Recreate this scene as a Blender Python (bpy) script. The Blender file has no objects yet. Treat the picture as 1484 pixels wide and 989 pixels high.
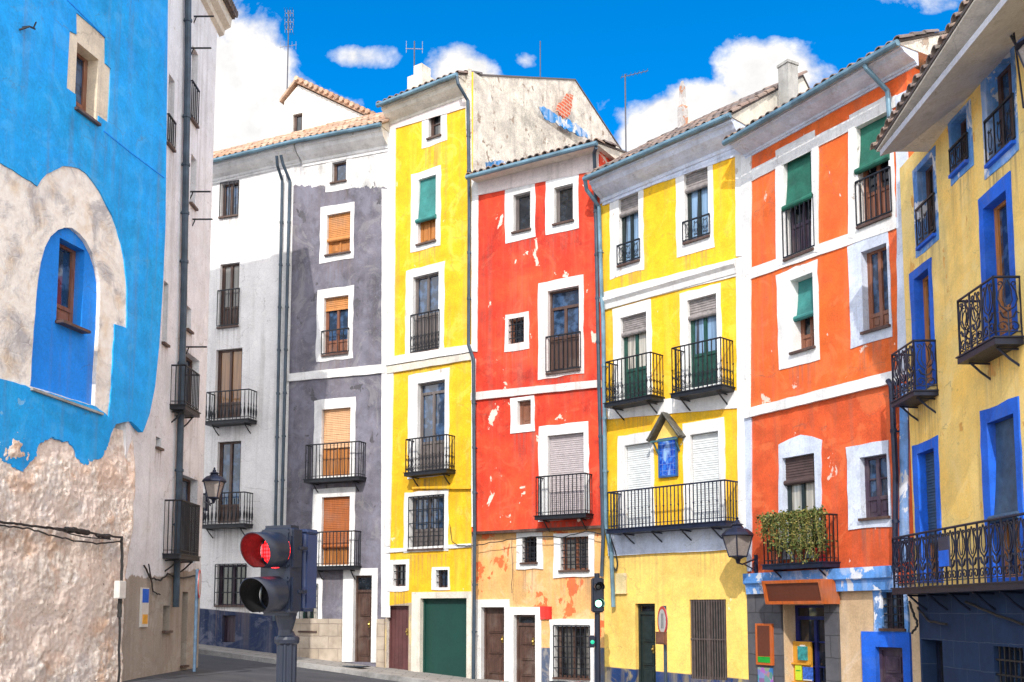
import bpy, bmesh, math, random
from math import sin, cos, tan, pi, radians, atan2, hypot
from mathutils import Vector, Matrix, noise
from mathutils.geometry import tessellate_polygon

# ------------------------------------------------------------------ camera, sky, sun
F, CX, PITCH, HOR, EYE = 1500.0, 742.0, 0.1, 885.0, 1.7
CYP = HOR - F * tan(PITCH)
sc = bpy.context.scene
COL = sc.collection
cd = bpy.data.cameras.new('camera'); cam = bpy.data.objects.new('camera', cd); COL.objects.link(cam)
cd.sensor_width = 36; cd.lens = 36 * F / 1484; cd.shift_y = (CYP - 494.5) / 1484
cd.clip_start = 0.1; cd.clip_end = 2000
cam.location = (0, 0, EYE); cam.rotation_euler = (pi / 2 + PITCH, 0, 0)
sc.camera = cam
SUN_EL, SUN_AZ = radians(38), radians(-8.5)
sd = bpy.data.lights.new('sun', 'SUN'); sun = bpy.data.objects.new('sun', sd); COL.objects.link(sun)
sd.energy = 3.3; sd.angle = radians(0.53); sd.color = (1, 0.955, 0.88)
sun.rotation_euler = (pi / 2 - SUN_EL, 0, SUN_AZ)
sc.view_settings.view_transform = 'Standard'; sc.view_settings.look = 'None'
sc.view_settings.exposure = 0.2; sc.view_settings.gamma = 1

class G:
    """small node-tree writer"""
    def __init__(s, nt): s.t = nt; nt.nodes.clear()
    def n(s, typ, ins=None, **at):
        nd = s.t.nodes.new(typ)
        for k, v in at.items(): setattr(nd, k, v)
        for k, v in (ins or {}).items():
            sk = nd.inputs[k]
            if isinstance(v, bpy.types.NodeSocket): s.t.links.new(v, sk)
            else: sk.default_value = v
        return nd
    def math(s, op, a, b=0.0, c=None, clamp=False):
        d = {0: a, 1: b}
        if c is not None: d[2] = c
        return s.n('ShaderNodeMath', d, operation=op, use_clamp=clamp).outputs[0]
    def mix(s, f, a, b, mode='MIX'):
        def c(v): return v if isinstance(v, bpy.types.NodeSocket) else (v[0], v[1], v[2], 1)
        return s.n('ShaderNodeMix', {0: f, 6: c(a), 7: c(b)}, data_type='RGBA', blend_type=mode).outputs[2]
    def ramp(s, v, a, b, lo=0.0, hi=1.0):
        return s.n('ShaderNodeMapRange', {0: v, 1: a, 2: b, 3: lo, 4: hi}, clamp=True).outputs[0]
    def noise(s, vec, scale, detail=4, rough=.55, dist=0.0):
        return s.n('ShaderNodeTexNoise', {'Vector': vec, 'Scale': scale, 'Detail': detail, 'Roughness': rough, 'Distortion': dist}).outputs[0]
    def mapping(s, vec, loc=(0, 0, 0), sca=(1, 1, 1)):
        return s.n('ShaderNodeMapping', {'Vector': vec, 'Location': loc, 'Scale': sca}).outputs[0]

W = bpy.data.worlds.new('World'); sc.world = W; W.use_nodes = True
g = G(W.node_tree)
sky = g.n('ShaderNodeTexSky', sky_type='NISHITA', sun_disc=False, sun_elevation=SUN_EL, sun_rotation=pi - SUN_AZ, altitude=900, air_density=1.0, dust_density=0.3, ozone_density=2.0)
skyc = g.n('ShaderNodeHueSaturation', {'Color': sky.outputs[0], 'Saturation': 1.5, 'Value': 1.6, 'Hue': 0.502}).outputs[0]
# clouds: soft ellipses placed in directions of the sky (tangent coordinates x/y, z/y), broken up by noise
dirv = g.n('ShaderNodeTexCoord').outputs['Generated']
sx = g.n('ShaderNodeSeparateXYZ', {0: dirv})
yy = g.math('MAXIMUM', sx.outputs[1], 0.02)
tx = g.math('DIVIDE', sx.outputs[0], yy); tz = g.math('DIVIDE', sx.outputs[2], yy)
tv = g.n('ShaderNodeCombineXYZ', {0: tx, 1: tz}).outputs[0]
nbig = g.noise(tv, 7.0, 9, .6, .3)
nfin = g.noise(g.mapping(tv, (3, 1, 0)), 22.0, 6, .6)
CL = [(-.30, .47, .10, .16, 1.2), (-.215, .44, .075, .085, 1.1), (-.15, .43, .09, .055, 1.1), (-.19, .47, .06, .06, 1.0), (-.255, .55, .05, .04, .85), (-.161, .562, .045, .020, .74), (-.050, .535, .042, .042, .95), (-.025, .515, .03, .04, .75),
      (.20, .49, .12, .05, 1.05), (.27, .535, .07, .05, 1.1), (.13, .475, .05, .03, .85), (.015, .558, .02, .018, .5), (.42, .625, .09, .03, .47), (-.5, .7, .2, .1, .8), (.6, .5, .15, .1, 1), (1.2, .6, .4, .15, 1), (-1.3, .6, .4, .2, 1)]
den = None
for (cx, cz, rx, rz, amp) in CL:
    a = g.math('DIVIDE', g.math('SUBTRACT', tx, cx), rx); b = g.math('DIVIDE', g.math('SUBTRACT', tz, cz), rz)
    r2 = g.math('ADD', g.math('MULTIPLY', a, a), g.math('MULTIPLY', b, b))
    e = g.math('MULTIPLY', g.math('POWER', 2.718, g.math('MULTIPLY', r2, -1.0)), amp)
    den = e if den is None else g.math('MAXIMUM', den, e)
dn = g.math('ADD', den, g.math('MULTIPLY', g.math('SUBTRACT', nbig, .5), 1.5))
dn = g.math('ADD', dn, g.math('MULTIPLY', g.math('SUBTRACT', nfin, .5), .6))
cm = g.ramp(dn, .44, .70)
front = g.math('GREATER_THAN', sx.outputs[1], 0.03)
cm = g.math('MULTIPLY', cm, front)
# unseen broken cloud, added over the sky behind the camera for fill light
nr = g.noise(dirv, 2.2, 8, .6)
rear = g.math('MULTIPLY', g.ramp(sx.outputs[1], .25, -.1), g.ramp(nr, .34, .50))
cm = g.math('MAXIMUM', cm, rear)
shade = g.ramp(nfin, .3, .7, 5.6, 7.4)
shade = g.math('MULTIPLY', shade, g.ramp(sx.outputs[1], .2, -.15, 1.0, 2.4))  # clouds behind the camera brightened further to strengthen the fill
cloudc = g.n('ShaderNodeCombineColor', {0: g.math('MULTIPLY', shade, 1.02), 1: shade, 2: g.math('MULTIPLY', shade, .99)}).outputs[0]
fin = g.mix(cm, skyc, cloudc)
bg = g.n('ShaderNodeBackground', {'Color': fin, 'Strength': 0.14})
g.n('ShaderNodeOutputWorld', {0: bg.outputs[0]})

# ------------------------------------------------------------------ projection helpers
RR = random.Random(11)
def ray(px, py):
    r = (px - CX) / F; u = (CYP - py) / F
    return (r, cos(PITCH) - u * sin(PITCH), sin(PITCH) + u * cos(PITCH))
def at(px, py, d):
    r = ray(px, py); t = d / r[1]
    return Vector((r[0] * t, d, EYE + r[2] * t))
def turn(P, xv, px, py=600):
    a = math.atan((CX - xv) / F); r = ray(px, py); k = r[0] / r[1]
    s = (k * P[1] - P[0]) / (sin(a) + k * cos(a))
    return (P[0] + s * sin(a), P[1] - s * cos(a))

GX = [(-30, 1.6), (-16, 1.15), (-9.6, .66), (-6.4, .34), (-3.6, .06), (-1, -.14), (2.2, -.28), (6.9, -.42), (30, -.5)]
def gz(x, y):
    for (a, za), (b, zb) in zip(GX, GX[1:]):
        if x <= b:
            t = max(0, (x - a) / (b - a)); v = za + (zb - za) * t; break
    else: v = GX[-1][1]
    k = min(1, max(0, (y - 6) / 15)); k = k * k * (3 - 2 * k)
    return v * k - .02 * (1 - k)

# ------------------------------------------------------------------ mesh builder
class MB:
    def __init__(s): s.v = []; s.f = []; s.m = []
    def face(s, pts, m=0):
        i = len(s.v); s.v += [tuple(p) for p in pts]; s.f.append(tuple(range(i, i + len(pts)))); s.m.append(m)
    def box(s, x0, x1, y0, y1, z0, z1, m=0):
        i = len(s.v)
        s.v += [(x0, y0, z0), (x1, y0, z0), (x1, y1, z0), (x0, y1, z0), (x0, y0, z1), (x1, y0, z1), (x1, y1, z1), (x0, y1, z1)]
        for q in ((0, 3, 2, 1), (4, 5, 6, 7), (0, 1, 5, 4), (1, 2, 6, 5), (2, 3, 7, 6), (3, 0, 4, 7)):
            s.f.append(tuple(i + k for k in q)); s.m.append(m)
    def tube(s, pts, r, n=6, m=0, caps=True):
        P = [Vector(p) for p in pts]; rs = r if isinstance(r, (list, tuple)) else [r] * len(P)
        base = len(s.v); up = None
        for k, p in enumerate(P):
            d = (P[min(k + 1, len(P) - 1)] - P[max(k - 1, 0)]).normalized()
            if up is None: up = Vector((0, 0, 1)) if abs(d.z) < .9 else Vector((0, 1, 0))
            a = d.cross(up)
            if a.length < 1e-5: a = d.cross(Vector((1, .3, .2)))
            a.normalize(); b = a.cross(d).normalized(); up = b
            for j in range(n):
                t = 2 * pi * (j + .5) / n
                s.v.append(tuple(p + (a * cos(t) + b * sin(t)) * rs[k]))
        for k in range(len(P) - 1):
            for j in range(n):
                s.f.append((base + k * n + j, base + k * n + (j + 1) % n, base + (k + 1) * n + (j + 1) % n, base + (k + 1) * n + j)); s.m.append(m)
        if caps:
            s.f.append(tuple(base + j for j in range(n))); s.m.append(m)
            s.f.append(tuple(base + (len(P) - 1) * n + j for j in reversed(range(n)))); s.m.append(m)
    def lathe(s, prof, c=(0, 0, 0), n=16, m=0):
        base = len(s.v)
        for (r, z) in prof:
            for j in range(n):
                t = 2 * pi * j / n; s.v.append((c[0] + r * cos(t), c[1] + r * sin(t), c[2] + z))
        for k in range(len(prof) - 1):
            for j in range(n):
                s.f.append((base + k * n + j, base + k * n + (j + 1) % n, base + (k + 1) * n + (j + 1) % n, base + (k + 1) * n + j)); s.m.append(m)
    def sheet(s, loops, y0, depths, m=0, ms=None, back=False):
        """loops of (u,z): outline + holes, front at y0; each loop gets side faces of its own depth"""
        if not isinstance(depths, (list, tuple)): depths = [depths] * len(loops)
        flat = [p for l in loops for p in l]
        tris = tessellate_polygon([[Vector((p[0], p[1], 0)) for p in l] for l in loops])
        i = len(s.v); s.v += [(p[0], y0, p[1]) for p in flat]
        for t in tris: s.f.append(tuple(i + k for k in t)); s.m.append(m)
        ms = m if ms is None else ms
        for l, d in zip(loops, depths):
            if not d: continue
            for k in range(len(l)):
                a, b = l[k], l[(k + 1) % len(l)]
                s.face([(a[0], y0, a[1]), (b[0], y0, b[1]), (b[0], y0 + d, b[1]), (a[0], y0 + d, a[1])], ms)
        if back:
            l = loops[0]; d = depths[0]
            for t in tessellate_polygon([[Vector((p[0], p[1], 0)) for p in l]]):
                s.face([(l[k][0], y0 + d, l[k][1]) for k in t], m)
    def prism(s, prof, u0, u1, z0, z1, m=0):
        """profile of (y,dz) swept along u, z sliding from z0 to z1"""
        n = len(prof); i = len(s.v)
        s.v += [(u0, y, z0 + z) for y, z in prof] + [(u1, y, z1 + z) for y, z in prof]
        for k in range(n):
            s.f.append((i + k, i + (k + 1) % n, i + n + (k + 1) % n, i + n + k)); s.m.append(m)
        s.f.append(tuple(i + k for k in range(n))); s.m.append(m)
        s.f.append(tuple(i + n + k for k in reversed(range(n)))); s.m.append(m)
    def build(s, name, mats, parent=None, smooth=False, loc=None, norm=True):
        me = bpy.data.meshes.new(name); me.from_pydata(s.v, [], s.f)
        for m in (mats if isinstance(mats, (list, tuple)) else [mats]): me.materials.append(m)
        me.polygons.foreach_set('material_index', s.m)
        if norm:
            bm = bmesh.new(); bm.from_mesh(me); bmesh.ops.recalc_face_normals(bm, faces=bm.faces[:]); bm.to_mesh(me); bm.free()
        if smooth: me.polygons.foreach_set('use_smooth', [True] * len(me.polygons))
        me.update()
        o = bpy.data.objects.new(name, me); COL.objects.link(o)
        if parent is not None: o.parent = parent
        if loc is not None: o.location = loc
        return o

def empty(name, loc, rz, label, cat, group=None):
    o = bpy.data.objects.new(name, None); COL.objects.link(o); o.location = loc; o.rotation_euler = (0, 0, rz)
    return tag(o, label, cat, group)
def tag(o, label, cat, group=None):
    o['label'] = label; o['category'] = cat
    if group: o['group'] = group
    return o
def struct(o): o['kind'] = 'structure'; return o

def wob(poly, step=.22, amp=.008):
    out = []; n = len(poly)
    for k in range(n):
        a, b = Vector(poly[k]), Vector(poly[(k + 1) % n]); L = (b - a).length; c = max(1, int(L / step))
        for j in range(c):
            p = a.lerp(b, j / c)
            out.append((p.x + RR.uniform(-amp, amp), p.y + RR.uniform(-amp, amp)))
    return out

# ------------------------------------------------------------------ materials
MATS = {}
def newmat(key):
    m = bpy.data.materials.new(key); m.use_nodes = True; MATS[key] = m
    return m, G(m.node_tree)
def finish(g, col, rough=.8, height=None, bstr=.3, bdist=.02, **kw):
    ins = {'Base Color': col if isinstance(col, bpy.types.NodeSocket) else (*col, 1), 'Roughness': rough}
    ins.update(kw)
    if height is not None:
        ins['Normal'] = g.n('ShaderNodeBump', {'Height': height, 'Strength': bstr, 'Distance': bdist}).outputs[0]
    p = g.n('ShaderNodeBsdfPrincipled', ins); g.n('ShaderNodeOutputMaterial', {0: p.outputs[0]})
    return p

def plaster(key, col, var=.22, alt=None, streak=.25, wash=(.85, .8, .75), chip=None, ca=.0, cs=1.1, zones=(), bump=.35, speck=.14):
    """hand-painted lime plaster: blotches, faded streaks, chips and dirt; zones = lines below which the paint is another colour"""
    if key in MATS: return MATS[key]
    m, g = newmat(key)
    oc = g.n('ShaderNodeTexCoord').outputs['Object']
    off = (RR.uniform(0, 90), RR.uniform(0, 90), RR.uniform(0, 90))
    v = g.mapping(oc, off)
    nl = g.noise(v, .55, 6, .6, .6); nm = g.noise(v, 2.6, 8, .65); nf = g.noise(v, 30, 4, .6)
    ns = g.noise(g.mapping(oc, off, (3.2, 3.2, .28)), 1.0, 6, .6)
    c = col
    if alt: c = g.mix(g.math('MULTIPLY', g.ramp(nl, .4, .62), .8), c, alt)
    base = c
    if zones:
        sep = g.n('ShaderNodeSeparateXYZ', {0: oc})
        cur = None
        for (p0, p1, zc, na) in zones:
            sl = (p1[1] - p0[1]) / (p1[0] - p0[0]); ic = p0[1] - sl * p0[0]
            line = g.math('MULTIPLY_ADD', sep.outputs[0], sl, ic)
            h = g.math('SUBTRACT', sep.outputs[2], line)
            h = g.math('ADD', h, g.math('MULTIPLY', g.math('SUBTRACT', nm, .5), na))
            mk = g.ramp(h, -.012, .012, 1, 0)
            cur = g.mix(mk, cur if cur is not None else base, zc)
        c = cur
    k = g.math('ADD', g.ramp(nl, .36, .64, 1 - var, 1 + var * .5), g.ramp(nm, .36, .64, -var * .7, var * .55))
    k = g.math('ADD', k, g.ramp(nf, .36, .64, -speck * .7, speck * .5))
    c = g.mix(1.0, c, g.n('ShaderNodeCombineColor', {0: k, 1: k, 2: k}).outputs[0], 'MULTIPLY')
    if streak: c = g.mix(g.math('MULTIPLY', g.ramp(ns, .52, .78), streak), c, wash)
    np_ = g.noise(g.mapping(oc, (off[2], off[0], off[1])), 1.15, 7, .68, 1.3)
    c = g.mix(g.math('MULTIPLY', g.ramp(np_, .535, .60), streak * .75), c, wash)
    c = g.mix(g.math('MULTIPLY', g.ramp(np_, .45, .40), min(.3, var * .9)), c, tuple(x * .45 for x in col))
    ve = g.n('ShaderNodeTexVoronoi', {'Vector': g.n('ShaderNodeVectorMath', {0: oc, 1: g.n('ShaderNodeCombineXYZ', {0: g.math('MULTIPLY', nm, .9), 2: g.math('MULTIPLY', nl, 1.2)}).outputs[0]}, operation='ADD').outputs[0], 'Scale': .9}, feature='DISTANCE_TO_EDGE').outputs[0]
    c = g.mix(g.math('MULTIPLY', g.ramp(ve, .0, .008, .4, 0), g.ramp(np_, .47, .53)), c, (.10, .08, .07))
    # grime runs
    gr = g.noise(g.mapping(oc, (off[1], off[2], off[0]), (5, 5, .22)), 1.0, 5, .6)
    c = g.mix(g.math('MULTIPLY', g.ramp(gr, .54, .72), .30), c, (.16, .13, .11))
    hgt = g.math('ADD', g.math('MULTIPLY', nm, .7), g.math('MULTIPLY', nf, .35))
    if chip:
        nc = g.noise(g.mapping(oc, off, (1.25, 1, .85)), cs * 1.9, 7, .62, .4)
        mk = g.ramp(nc, 1 - ca, 1 - ca + .012)
        c = g.mix(mk, c, g.mix(g.ramp(nm, .4, .6), chip, tuple(x * .8 for x in chip)))
        hgt = g.math('SUBTRACT', hgt, g.math('MULTIPLY', mk, .5))
    finish(g, c, .88, hgt, bump, .03)
    return m

def paint(key, col, rough=.5, var=.25, metallic=0.0, scale=8, bump=.1):
    if key in MATS: return MATS[key]
    m, g = newmat(key)
    v = g.n('ShaderNodeTexCoord').outputs['Object']
    n1 = g.noise(v, scale, 6, .6); n2 = g.noise(v, scale * 7, 3)
    c = g.mix(g.ramp(n1, .35, .65), tuple(x * (1 - var) for x in col), tuple(min(1, x * (1 + var)) for x in col))
    finish(g, c, g.ramp(n2, .3, .7, rough * .8, min(1, rough * 1.25)), n1, bump, .01, Metallic=metallic)
    return m
def wood(key, col, rough=.5, contrast=.45):
    if key in MATS: return MATS[key]
    m, g = newmat(key)
    v = g.n('ShaderNodeTexCoord').outputs['Object']
    n1 = g.noise(g.mapping(v, (3, 7, 1), (14, 14, 1.2)), 1.6, 6, .65, .5); n2 = g.noise(v, 2.0, 4)
    c = g.mix(g.ramp(n1, .3, .7), tuple(x * (1 - contrast) for x in col), tuple(min(1, x * (1 + contrast)) for x in col))
    c = g.mix(g.ramp(n2, .5, .75, 0, .35), c, (.25, .2, .17))
    finish(g, c, rough, n1, .3, .01)
    return m
def glass(key, col=(.012, .016, .022)):
    if key in MATS: return MATS[key]
    m, g = newmat(key)
    v = g.n('ShaderNodeTexCoord').outputs['Object']
    n1 = g.noise(v, 1.7, 2); n2 = g.noise(v, 5, 3)
    c = g.mix(g.ramp(n2, .45, .6), tuple(x * .5 for x in col), tuple(x * 1.6 for x in col))
    finish(g, c, .04, n1, .12, .05, **{'Specular IOR Level': .8})
    return m
def curtain(key, col, dark=(.03, .03, .035)):
    if key in MATS: return MATS[key]
    m, g = newmat(key)
    v = g.n('ShaderNodeTexCoord').outputs['Object']
    n0 = g.noise(g.mapping(v, (0, 0, 0), (16, 16, .5)), 1.0, 3, .6); n2 = g.noise(g.mapping(v, (5, 1, 2), (3.0, 3, .15)), 1.0, 2)
    c = g.mix(g.ramp(n0, .35, .65), tuple(x * .45 for x in col), col)
    c = g.mix(g.ramp(n2, .5, .56), c, dark)
    finish(g, c, .08, g.noise(v, 1.7, 2), .12, .05, **{'Specular IOR Level': .7})
    return m
def tilemat(key, cols):
    m, g = newmat(key)
    v = g.n('ShaderNodeTexCoord').outputs['Object']; rnd = g.n('ShaderNodeNewGeometry').outputs['Random Per Island']
    r = g.n('ShaderNodeValToRGB', {0: rnd}); el = r.color_ramp.elements
    while len(el) < len(cols): el.new(.5)
    for k, cc in enumerate(cols): el[k].position = k / (len(cols) - 1); el[k].color = (*cc, 1)
    n1 = g.noise(v, 6, 7, .65); n2 = g.noise(v, 35, 4)
    c = g.mix(g.ramp(n1, .5, .68, 0, .75), r.outputs[0], (.10, .095, .08))
    c = g.mix(g.ramp(n2, .6, .75, 0, .4), c, (.5, .46, .36))
    finish(g, c, .9, n1, .5, .02)
    return m
def stone(key, c1, c2, mortar, bw, bh, msize=.012, bump=.6):
    if key in MATS: return MATS[key]
    m, g = newmat(key)
    oc = g.n('ShaderNodeTexCoord').outputs['Object']
    sp = g.n('ShaderNodeSeparateXYZ', {0: oc})
    v = g.n('ShaderNodeCombineXYZ', {0: sp.outputs[0], 1: sp.outputs[2]}).outputs[0]
    nw = g.noise(oc, 3, 4)
    v2 = g.n('ShaderNodeVectorMath', {0: v, 1: g.n('ShaderNodeCombineXYZ', {0: g.math('MULTIPLY', nw, .06), 1: g.math('MULTIPLY', nw, .05)}).outputs[0]}, operation='ADD').outputs[0]
    b = g.n('ShaderNodeTexBrick', {'Vector': v2, 'Color1': (*c1, 1), 'Color2': (*c2, 1), 'Mortar': (*mortar, 1), 'Scale': 1.0, 'Mortar Size': msize, 'Mortar Smooth': .3, 'Brick Width': bw, 'Row Height': bh})
    n1 = g.noise(oc, 5, 8, .65); n2 = g.noise(oc, 1.1, 5)
    c = g.mix(g.ramp(n1, .3, .7, .0, .55), b.outputs[0], tuple(x * .5 for x in c1))
    c = g.mix(g.ramp(n2, .5, .7, 0, .35), c, tuple(min(1, x * 1.5) for x in c2))
    h = g.math('SUBTRACT', g.math('MULTIPLY', n1, .8), b.outputs[1])
    finish(g, c, .9, h, bump, .02)
    return m

WHITE = plaster('white_plaster', (.80, .79, .78), var=.13, streak=.22, wash=(.60, .61, .68), chip=(.55, .48, .42), ca=.335, bump=.35, speck=.10)
WHITEB = plaster('bluish_and_shaded_white_plaster', (.60, .66, .80), var=.18, streak=.35, wash=(.8, .82, .86), bump=.25)  # bluish white; on the orange house's right windows it paints in the shade
PINKW = plaster('pinkish_white_plaster', (.78, .68, .66), var=.12, streak=.2, chip=(.7, .3, .22), ca=.33)
CREAMW = plaster('cream_plaster', (.74, .68, .58), var=.15, streak=.2)
BLUETRIM = plaster('blue_trim_paint', (.006, .115, .66), var=.2, streak=.12, wash=(.15, .3, .7), bump=.15)
LBLUE = plaster('pale_blue_trim_paint', (.10, .28, .66), var=.35, streak=.5, wash=(.65, .7, .78), chip=(.7, .72, .78), ca=.42)
CONC = plaster('concrete', (.36, .35, .33), var=.25, streak=.3, wash=(.2, .2, .2))
IRON = paint('wrought_iron', (.016, .018, .024), .45, .3, .3)
IRONB = paint('blue_black_iron', (.012, .018, .045), .45, .3, .3)
PIPE = paint('blue_grey_zinc', (.13, .23, .30), .45, .3, .2, 3)
PIPED = paint('dark_zinc', (.045, .07, .10), .5, .3, .2, 3)
DKWOOD = wood('dark_brown_wood', (.075, .038, .028))
MIDWOOD = wood('red_brown_wood', (.20, .075, .04))
ORWOOD = wood('honey_wood', (.42, .16, .035), .5, .3)
GRWOOD = wood('weathered_grey_wood', (.13, .11, .105))
PURPWOOD = wood('dark_purple_wood', (.045, .026, .045))
BLACKF = paint('black_green_frame', (.012, .022, .022), .4)
GREENF = paint('dark_green_frame', (.012, .06, .045), .4)
GARAGE = paint('bottle_green_metal', (.003, .045, .034), .6, .12, 0, 2)
MAROON = paint('maroon_metal', (.10, .035, .035), .6, .2, 0, 3)
GLASS = glass('dark_glass'); GLASSB = glass('bluish_glass', (.03, .06, .12))
CURT = curtain('glass_with_pale_curtains', (.55, .52, .46)); CURTD = curtain('glass_with_dim_curtains', (.20, .19, .18), (.015, .016, .02)); CURTB = curtain('glass_with_blue_curtains', (.25, .40, .60))
BL_OR = wood('honey_slat_blind', (.50, .21, .06), .6, .25); BL_RED = wood('chestnut_slat_blind', (.33, .09, .015), .6, .25)
BL_TAN = wood('tan_slat_blind', (.62, .36, .19), .6, .15)
BL_TEAL = paint('teal_canvas_blind', (.035, .19, .18), .8, .25, 0, 3); BL_GREEN = paint('green_canvas_blind', (.012, .11, .075), .8, .3, 0, 3)
BL_GREY = paint('grey_reed_blind', (.24, .215, .21), .9, .25, 0, 10); BL_LILAC = paint('lilac_grey_blind', (.40, .35, .36), .9, .12, 0, 10)
BL_WHITE = paint('off_white_blind', (.60, .62, .62), .8, .1, 0, 6); BL_BROWN = paint('dark_brown_blind', (.07, .042, .04), .8, .2, 0, 6)
TILE_R = tilemat('old_roof_tiles', [(.46, .27, .17), (.36, .22, .15), (.58, .42, .29), (.24, .17, .13), (.50, .33, .2)])
TILE_D = tilemat('dark_roof_tiles', [(.16, .12, .11), (.24, .16, .13), (.10, .085, .085), (.20, .16, .15), (.30, .2, .15)])
TILE_L = tilemat('sunbleached_roof_tiles', [(.52, .31, .20), (.44, .25, .16), (.62, .45, .33), (.34, .20, .14), (.56, .36, .24)])
GOLD = paint('brass', (.6, .42, .12), .3, .1, .9)

# ------------------------------------------------------------------ house builder
class House:
    def __init__(s, name, label, A, B, cat='house'):
        s.A, s.B = Vector(A), Vector(B); d = s.B - s.A; s.L = d.length; s.phi = atan2(d.y, d.x)
        s.cx = Vector((d.x / s.L, d.y / s.L)); s.cy = Vector((-s.cx.y, s.cx.x))
        s.e = empty(name, (A[0], A[1], 0), s.phi, label, cat); s.y0 = 0.0; s.holes = []; s.k = 0; s.sills = []
    def hit(s, px, py, off=None):
        off = s.y0 if off is None else off
        r = Vector(ray(px, py)); O = Vector((0, 0))
        P = s.A + s.cy * off; n = s.cy
        t = n.dot(P - O) / n.dot(r.xy)
        w = r * t
        return ((w.xy - s.A).dot(s.cx), EYE + w.z)
    def rect(s, r, off=None):
        xl, xr, yt, yb = r; xm, ym = (xl + xr) / 2, (yt + yb) / 2
        return (s.hit(xl, ym, off)[0], s.hit(xr, ym, off)[0], s.hit(xm, yb, off)[1], s.hit(xm, yt, off)[1])
    def poly(s, pts, off=None): return [s.hit(x, y, off) for x, y in pts]
    def world(s, u, y, z): 
        p = s.A + s.cx * u + s.cy * y; return Vector((p.x, p.y, z))
    def part(s, mb, name, mats, parent=None, **k): return mb.build(name, mats, parent or s.e, **k)
    def proud(s): s.k += 1; return .008 + .0023 * s.k
    def drips(s, mat):
        nt = mat.node_tree; bs = [n for n in nt.nodes if n.type == 'BSDF_PRINCIPLED'][0]
        src = bs.inputs['Base Color'].links[0].from_socket
        g = G.__new__(G); g.t = nt
        oc = g.n('ShaderNodeTexCoord').outputs['Object']; sp = g.n('ShaderNodeSeparateXYZ', {0: oc}); tot = None
        for (u0, u1, z) in s.sills:
            L = RR.uniform(.5, 1.3)
            mx = g.ramp(g.math('ABSOLUTE', g.math('SUBTRACT', sp.outputs[0], (u0 + u1) / 2)), (u1 - u0) / 2 + .06, (u1 - u0) / 2 - .05)
            mz = g.math('MULTIPLY', g.ramp(sp.outputs[2], z - L, z), g.math('LESS_THAN', sp.outputs[2], z))
            m_ = g.math('MULTIPLY', mx, mz); tot = m_ if tot is None else g.math('MAXIMUM', tot, m_)
        if tot is None: return
        st = g.noise(g.mapping(oc, (RR.uniform(0, 9), 0, 0), (15, 15, .35)), 1.0, 4, .6)
        c = g.mix(g.math('MULTIPLY', tot, g.ramp(st, .44, .64, 0, .62)), src, (.17, .12, .10))
        nt.links.new(c, bs.inputs['Base Color']); s.sills = []
    def wall(s, name, loop, mat, depth=6.0, y0=None, back=True, rough=.0, smat=None):
        y0 = s.y0 if y0 is None else y0
        mb = MB()
        loop = wob(loop, .4, rough) if rough else loop
        mb.sheet([loop] + [h[0] for h in s.holes], y0, [depth] + [h[1] for h in s.holes], back=back, ms=1 if smat else None)
        s.holes = []; s.drips(mat)
        return s.part(mb, name, [mat, smat] if smat else mat)
    def band(s, pts, mat=WHITE, name='plaster_band', amp=.007, extra=0.0):
        p = s.proud() + extra; mb = MB(); mb.sheet([wob(s.poly(pts), .25, amp)], s.y0 - p, p + .001)
        return s.part(mb, name, mat)
    def surround(s, win, o, mat, depth, amp=.017, outer=None, local=None):
        u0, u1, z0, z1 = local
        p = s.proud(); e = .004
        inner = [(u0 + e, z0 + e), (u1 - e, z0 + e), (u1 - e, z1 - e), (u0 + e, z1 - e)]
        out = wob(outer, .25, amp)
        mb = MB(); mb.sheet([out, inner], s.y0 - p, [p + .001, depth + p])
        return s.part(mb, 'surround', mat, win)

def ring(a0, a1, b0, b1): return [(a0, b0), (a1, b0), (a1, b1), (a0, b1)]
def slats(mb, u0, u1, z0, z1, y, pitch=.05, thick=.012):
    n = max(2, int((z1 - z0) / pitch))
    for i in range(n):
        a = z1 - (z1 - z0) * i / n; b = z1 - (z1 - z0) * (i + 1) / n
        dy = RR.uniform(-.002, .002)
        mb.face([(u0, y + dy, a), (u1, y + dy, a), (u1, y - thick + dy, b), (u0, y - thick + dy, b)])
        mb.face([(u0, y - thick + dy, b), (u1, y - thick + dy, b), (u1, y + .002, b - .003), (u0, y + .002, b - .003)])

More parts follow.
